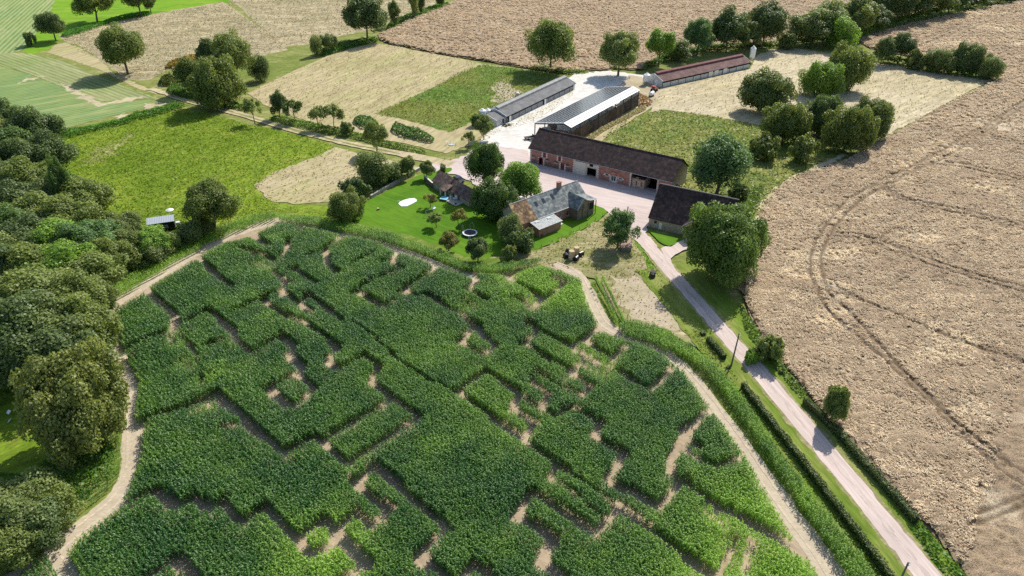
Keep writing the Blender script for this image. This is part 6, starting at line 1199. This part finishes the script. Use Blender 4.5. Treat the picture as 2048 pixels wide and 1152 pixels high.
g = G(1306, 549); t = empty('feed_box', tuple(g), R(-30), 'dark green lidded box behind the black barrel', 'box'); BX('box', (-.6, .6, -.4, .4, 0, .7), plain('dark_green_plastic', (.03, .05, .035), .5), t); MB().hexa([(-.65, -.45, .702), (.65, -.45, .702), (.65, .45, .702), (-.65, .45, .702), (-.65, -.45, .75), (.65, -.45, .75), (.65, .45, .95), (-.65, .45, .95)]).build('lid', m_black, t)
# feed silos
def silo(px, h, r, label, hop=.28, n=18, ladder=True):
    g = G(*px); t = empty('feed_silo', tuple(g), .3, label, 'silo'); zl = h*hop; MB().lathe([(.15, zl*.45), (r*.98, zl*1.25)], n).build('hopper', m_galv, t); MB().lathe([(r, zl*1.25), (r, h*.86)], n).build('tank', m_pale, t); MB().lathe([(r*1.03, h*.86), (r*.3, h*.98), (r*.3, h)], n).build('roof', m_pale, t)
    for k in range(4): a = k*math.pi/2+.4; MB().tube([(r*.95*math.cos(a), r*.95*math.sin(a), 0), (r*.95*math.cos(a), r*.95*math.sin(a), zl*1.3)], .06, 6).build('leg', m_galv, t)
    if ladder:
        mb = MB(); [mb.tube([(-r-.08, s, .6), (-r-.08, s, h*.86)], .03, 4) for s in (-.2, .2)]; [mb.tube([(-r-.08, -.2, z), (-r-.08, .2, z)], .025, 4) for z in np.arange(.8, h*.86, .45)]; mb.build('ladder', m_steel, t)
silo((1502, 125), 7.2, 1.25, 'tall white feed silo at the far end of the red roofed shed'); silo((1292, 170), 4.8, 1.35, 'squat white silo at the near end of the red roofed shed', n=16)
silo((965, 243), 4.6, 1.15, 'left white silo behind the annexe of the grey shed'); silo((976, 240), 4.2, 1.0, 'right smaller white silo behind the annexe of the grey shed', ladder=False)
# vehicles
def wheels(t, pos, r, w_):
    for x, y, rr in pos:
        o = MB().lathe([(rr*.55, -w_/2), (rr*.92, -w_/2), (rr, -w_*.3), (rr, w_*.3), (rr*.92, w_/2), (rr*.55, w_/2)], 18).build('wheel', m_rubber, t); o.rotation_euler = (R(90), 0, 0); o.location = (x, y, rr)
        q = MB().lathe([(rr*.5, -w_*.4), (rr*.54, w_*.42), (rr*.2, w_*.3)], 12).build('rim', m_galv, o)
g = G(917, 363); t = empty('parked_car', tuple(g), R(-48), 'small black car parked behind the outbuilding', 'car')
prof = [(-1.95, .35), (-1.98, .8), (-1.6, .95), (-1.3, 1.42), (.35, 1.45), (1.0, .95), (1.85, .8), (1.95, .35)]
def extrude(prof, w_, inset=0.0):
    mb = MB(); a = [(x, -w_, z) for x, z in prof]; c = [(x, w_, z) for x, z in prof]; mb.poly(a); mb.poly(c[::-1]); n_ = len(prof)
    for i in range(n_): j = (i+1) % n_; mb.quad(a[j], a[i], c[i], c[j])
    return mb
extrude(prof, .84).build('body', m_dkcar, t); extrude([(-1.5, .96), (-1.22, 1.36), (.3, 1.39), (.88, .97)], .855).build('side_glass', m_glass, t); extrude([(.42, 1.43), (1.0, .97), (1.04, .98), (.46, 1.46)], .72).build('windscreen', m_glass, t)
wheels(t, [(-1.2, -.78, .32), (1.25, -.78, .32), (-1.2, .78, .32), (1.25, .78, .32)], .32, .2)
for y in (-.6, .6): BX('headlight', (1.9, 1.97, y-.14, y+.14, .6, .72), m_pale, t)
g = G(1010, 253); t = empty('quad_bike', tuple(g), R(-35), 'dark quad bike parked at the doors of the grey shed', 'quad bike'); BX('body', (-.6, .7, -.22, .22, .45, .8), m_black, t); BX('seat', (-.55, .1, -.17, .17, .802, .95), m_rubber, t); BX('rack', (-1.0, -.5, -.4, .4, .82, .87), m_steel, t); BX('rack', (.5, .95, -.38, .38, .82, .87), m_steel, t); MB().tube([(.4, -.38, 1.1), (.3, 0, 1.02), (.4, .38, 1.1)], .03, 5).build('handlebar', m_steel, t)
wheels(t, [(-.65, -.45, .3), (.7, -.45, .3), (-.65, .45, .3), (.7, .45, .3)], .3, .26)
g = G(1020, 251); t = empty('flat_trailer', tuple(g), R(-35), 'small flat trailer beside the quad bike', 'trailer'); BX('bed', (-.8, .8, -.5, .5, .5, .58), m_galv, t); BX('board', (-.8, .8, -.52, -.48, .585, .8), m_woodb, t); wheels(t, [(0, -.58, .28), (0, .58, .28)], .28, .16); MB().tube([(.8, 0, .52), (1.6, 0, .45)], .04, 5).build('drawbar', m_steel, t)
g = G(1308, 184); t = empty('red_tractor', tuple(g), R(60), 'red tractor parked at the near end of the red roofed shed', 'tractor')
extrude([(0.1, .8), (0.1, 1.55), (1.9, 1.4), (2.0, .8)], .38).build('bonnet', m_red, t); BX('chassis', (-1.3, 1.9, -.3, .3, .5, .79), m_steel, t); extrude([(-1.3, 1.2), (-1.35, 2.4), (-.05, 2.4), (.08, 1.2)], .62).build('cab_glass', m_glass, t); BX('cab_roof', (-1.45, .1, -.72, .72, 2.41, 2.55), m_red, t)
for y in (-.75, .75): BX('mudguard', (-1.5, -.2, y-.2, y+.2, 1.55, 1.62), m_red, t)
wheels(t, [(-.85, -.85, .8), (-.85, .85, .8), (1.35, -.75, .5), (1.35, .75, .5)], .8, .4)
g = G(1303, 193); t = empty('tank_trailer', tuple(g), R(58), 'white tank trailer standing behind the red tractor', 'trailer'); o = MB().lathe([(.1, -1.5), (.55, -1.45), (.75, -1.2), (.75, 1.2), (.55, 1.45), (.1, 1.5)], 16).build('tank', m_pale, t); o.rotation_euler = (0, R(90), 0); o.location = (0, 0, 1.2); BX('frame', (-1.6, 1.6, -.4, .4, .38, .45), m_steel, t); wheels(t, [(-.3, -.8, .4), (-.3, .8, .4)], .4, .28); MB().tube([(1.6, 0, .42), (2.6, 0, .42)], .06, 6).build('drawbar', m_steel, t)
g = G(1035, 195); t = empty('water_bowser', tuple(g), R(100), 'beige water tank on wheels beside the dirt patch', 'tank trailer'); o = MB().lathe([(.1, -1.1), (.65, -1.05), (.8, -.8), (.8, .8), (.65, 1.05), (.1, 1.1)], 16).build('tank', plain('beige_tank', (.66, .60, .50), .5), t); o.rotation_euler = (0, R(90), 0); o.location = (0, 0, 1.25); BX('frame', (-1.2, 1.2, -.4, .4, .38, .45), m_steel, t); wheels(t, [(0, -.85, .38), (0, .85, .38)], .38, .25)
g = G(1058, 279); t = empty('tipping_trailer', tuple(g), R(25), 'dark flat trailer by the left corner of the hangar', 'trailer'); BX('bed', (-1.6, 1.6, -.8, .8, .8, .95), m_woodb, t); BX('head_board', (1.5, 1.6, -.8, .8, .952, 1.5), m_woodb, t); wheels(t, [(-.7, -.9, .4), (-.7, .9, .4)], .4, .25); MB().tube([(1.6, 0, .85), (2.8, 0, .6)], .06, 6).build('drawbar', m_steel, t)
for px, lb, mt in (((1092, 268), 'pale blue machine under the open end of the hangar', plain('pale_blue_paint', (.42, .55, .62), .5)), ((1104, 262), 'brown cylindrical tank lying inside the hangar', plain('brown_tank', (.35, .26, .22), .6))):
    g = G(*px); t = empty('stored_tank', tuple(g), R(20), lb, 'tank'); o = MB().lathe([(.1, -1.6), (.8, -1.5), (1.0, -1.2), (1.0, 1.2), (.8, 1.5), (.1, 1.6)], 18).build('tank', mt, t); o.rotation_euler = (0, R(90), 0); o.location = (0, 0, 1.45)
    for x in (-.9, .9): BX('cradle', (x-.1, x+.1, -.8, .8, 0, .6), m_steel, t)
g = G(1353, 385); t = empty('yellow_loader', tuple(g), R(-40), 'yellow loader standing in the gap between the two barns', 'loader'); extrude([(-1.5, .6), (-1.5, 1.4), (.6, 1.5), (.9, .6)], .7).build('body', m_yel, t); extrude([(-.7, 1.5), (-.6, 2.3), (.4, 2.3), (.6, 1.5)], .5).build('cab', m_glass, t); MB().tube([(-1.4, .75, 1.5), (.5, .75, 2.0), (2.6, .75, 1.2)], .13, 6).build('boom', m_yel, t); BX('bucket', (2.4, 3.1, -.7, .9, .1, .8), m_steel, t); wheels(t, [(-.9, -.8, .5), (-.9, .8, .5), (.9, -.8, .5), (.9, .8, .5)], .5, .35)
# sawn straw windrow beside the hangar
m_wind = leaf_mat('dry_straw_leaf', (.42, .36, .19), (.62, .55, .33), trans=.2)
o = thicket('straw_windrow', [(1168, 283), (1188, 269), (1215, 252), (1245, 237), (1275, 221), (1290, 215), (1292, 220), (1272, 230), (1240, 246), (1212, 262), (1188, 278), (1174, 289)], 1.3, 'long pale bank of dry grass along the hangar wall', 26, .3, 31, (1, 1, 1), m_wind, 'straw')
o = thicket('rubble_heap', [(1248, 190), (1266, 184), (1290, 196), (1305, 206), (1290, 216), (1268, 206)], 1.0, 'heap of rubble and scrap at the far end of the hangar', 12, .5, 32, (.8, .6, .5), m_wind, 'heap')
o = thicket('dry_tufts', [(960, 285), (985, 275), (1000, 262), (1060, 250), (1130, 205), (1155, 180), (1148, 178), (1120, 198), (1020, 247), (985, 262), (955, 276)], .35, 'dry weeds along the foot of the grey shed', 2.2, .25, 33, (1.0, 1.0, .8), m_wind)
m_tuft = leaf_mat('grass_tuft', (.14, .22, .035), (.26, .30, .08), trans=.3)
thicket('grass_tufts', [(1205, 278), (1320, 222), (1512, 252), (1560, 264), (1640, 330), (1500, 450), (1480, 400), (1370, 400)], .45, 'tussocks of the rough grass behind the long barn', 1.6, .42, 34, (1, 1, 1), m_tuft, 'grass')
thicket('grass_tufts', [(1472, 600), (1495, 640), (1530, 690), (1570, 745), (1610, 800), (1680, 875), (1760, 960), (1850, 1060), (1940, 1170), (1965, 1165), (1870, 1050), (1770, 935), (1690, 840), (1622, 772), (1550, 700), (1500, 640)], .4, 'uncut grass tufts on the wheat side of the lane', 5, .24, 35, (1, 1.05, .8), m_tuft, 'grass')
thicket('grass_tufts', [(1382, 670), (1400, 665), (1440, 715), (1500, 790), (1580, 890), (1700, 1055), (1790, 1180), (1760, 1180), (1680, 1060), (1560, 900), (1480, 800), (1420, 730)], .35, 'uncut grass tufts between maize belt and lane hedge', 5, .24, 36, (1, 1.1, .75), m_tuft, 'grass')
thicket('grass_tufts', [(350, 505), (450, 448), (560, 425), (640, 430), (700, 440), (690, 434), (620, 421), (550, 416), (440, 438), (400, 465)], .4, 'uncut grass along the outer side of the maize belt', 4, .26, 37, (1.1, 1.15, .7), m_tuft, 'grass')
mead = [(115, 282), (262, 244), (365, 219), (500, 252), (665, 292), (590, 328), (512, 374), (530, 398), (560, 410), (500, 460), (300, 470), (200, 440), (130, 330)]
m_meadt = leaf_mat('meadow_tuft', (.17, .26, .022), (.30, .38, .05), trans=.3, spec=.15)
thicket('meadow_tufts', mead, .30, 'tufts of grass standing all over the green meadow', 2.6, .34, 41, (1, 1, 1), m_meadt, 'grass')
m_strawt = leaf_mat('straw_bits', (.37, .31, .18), (.66, .57, .38), trans=.1, spec=.1)
thicket('straw_litter', [(125, 72), (250, 42), (425, 10), (446, 6), (500, 42), (570, 100), (430, 120), (300, 158), (215, 128)], .22, 'short stalks of the pale stubble in the top left field', .8, .42, 42, (1, 1, 1), m_strawt, 'stubble')
thicket('straw_litter', [(460, -2), (640, -90), (920, -90), (850, 20), (650, 76), (560, 93), (490, 20)], .22, 'short stalks of the second stubble field at the top', .6, .45, 43, (1, 1, 1), m_strawt, 'stubble')
thicket('straw_litter', [(500, 187), (600, 139), (745, 88), (870, 108), (960, 128), (860, 176), (750, 226), (640, 248), (560, 222)], .14, 'wisps of hay lying on the big hay field', .4, .36, 44, (1, 1, .9), m_strawt, 'hay')
thicket('straw_litter', [(512, 371), (590, 330), (668, 297), (740, 313), (835, 336), (760, 358), (692, 396), (600, 405), (548, 404)], .14, 'wisps of hay lying on the small hay field below the track', .6, .34, 45, (1, .95, .85), m_strawt, 'hay')
thicket('straw_litter', [(1325, 220), (1330, 180), (1502, 140), (1590, 99), (1760, 128), (1985, 158), (1860, 223), (1722, 298), (1500, 248)], .16, 'wisps of dry grass on the mown meadow', .4, .36, 46, (1, 1, .95), m_strawt, 'hay')
thicket('parcel_tufts', [(755, 227), (862, 179), (962, 131), (1110, 151), (1020, 205), (930, 250), (898, 263), (800, 237)], .3, 'tufts in the green parcel beside the grey shed', 1.6, .38, 47, (.85, .9, .8), m_tuft, 'grass')
thicket('paddock_tufts', [(1065, 506), (1200, 442), (1262, 472), (1330, 560), (1300, 552), (1225, 556), (1130, 538), (1010, 523)], .2, 'dry tufts of the paddock round the bales', 2.2, .26, 48, (1.3, 1.1, 1.1), m_tuft, 'grass')
thicket('paddock_tufts', [(1228, 562), (1290, 553), (1335, 566), (1385, 640), (1440, 700), (1350, 664), (1262, 640)], .2, 'dry tufts scattered in the bare paddock', 1.0, .24, 49, (1.3, 1.1, 1.1), m_tuft, 'grass')
# ------------------------------------------------------------------ fences
def fence(name, px, gap, h, label, r=.06, wire=True, closed=False):
    c = GP(px); seg = np.hypot(*np.diff(c, axis=0).T); cs = np.r_[0, np.cumsum(seg)]; n = int(cs[-1]/gap); t = empty(name, (c[0][0], c[0][1], 0), 0, label, 'fence'); rs = np.random.RandomState(len(px)+n)
    me = None; P_ = []
    for i in range(n+1):
        s = min(i*gap, cs[-1]); p = np.array([np.interp(s, cs, c[:, 0]), np.interp(s, cs, c[:, 1])])-c[0]; P_.append(p)
        if me is None:
            mb = MB(); mb.tube([(0, 0, 0), (.02, .01, h)], [r, r*.8], 6); o = mb.build('post', m_polew, t, loc=(p[0], p[1], 0)); me = o.data
        else: o = link('post', me, None, t, loc=(p[0], p[1], 0), rot=(rs.normal(0, .06), rs.normal(0, .06), rs.rand()), sc=(1, 1, rs.uniform(.88, 1.08)))
    if wire:
        for z in (h*.5, h*.88): mb = MB(); mb.tube([(p[0], p[1], z) for p in P_[:-1]], .007, 3, cap=False); mb.build('wire', m_steel, t)
    return t
fence('field_fence', [(1995, 158), (1900, 206), (1830, 246), (1758, 284), (1722, 303)], 3.2, 1.15, 'post and wire fence between the mown meadow and the wheat')
fence('field_fence', [(1722, 303), (1690, 320), (1650, 338), (1600, 350), (1562, 368)], 3.2, 1.1, 'post and wire fence below the meadow clump along the wheat')
fence('paddock_fence', [(1040, 512), (1069, 500), (1096, 491), (1128, 476), (1160, 460), (1205, 434)], 3.4, 1.1, 'paddock fence between the farmhouse lawn and the dry paddock')
fence('paddock_fence', [(1218, 560), (1246, 555), (1273, 551), (1298, 548)], 3.2, 1.1, 'paddock fence crossing in front of the bare paddock')
fence('paddock_fence', [(1218, 560), (1226, 575), (1233, 592), (1243, 615), (1255, 638)], 2.6, 1.1, 'paddock fence beside the tidy rows of short maize')
fence('track_fence', [(540, 240), (600, 256), (650, 266), (700, 274), (760, 289), (820, 300), (850, 305)], 3.6, 1.1, 'fence along the bank above the farm track')
fence('track_fence', [(876, 318), (896, 322), (905, 318), (915, 312), (935, 304), (952, 293)], 2.4, 1.2, 'fence round the gate corner at the end of the farm track')
fence('meadow_fence', [(760, 84), (870, 106), (1000, 129), (1060, 140)], 4.5, 1.1, 'fence between the hay field and the top wheat field')
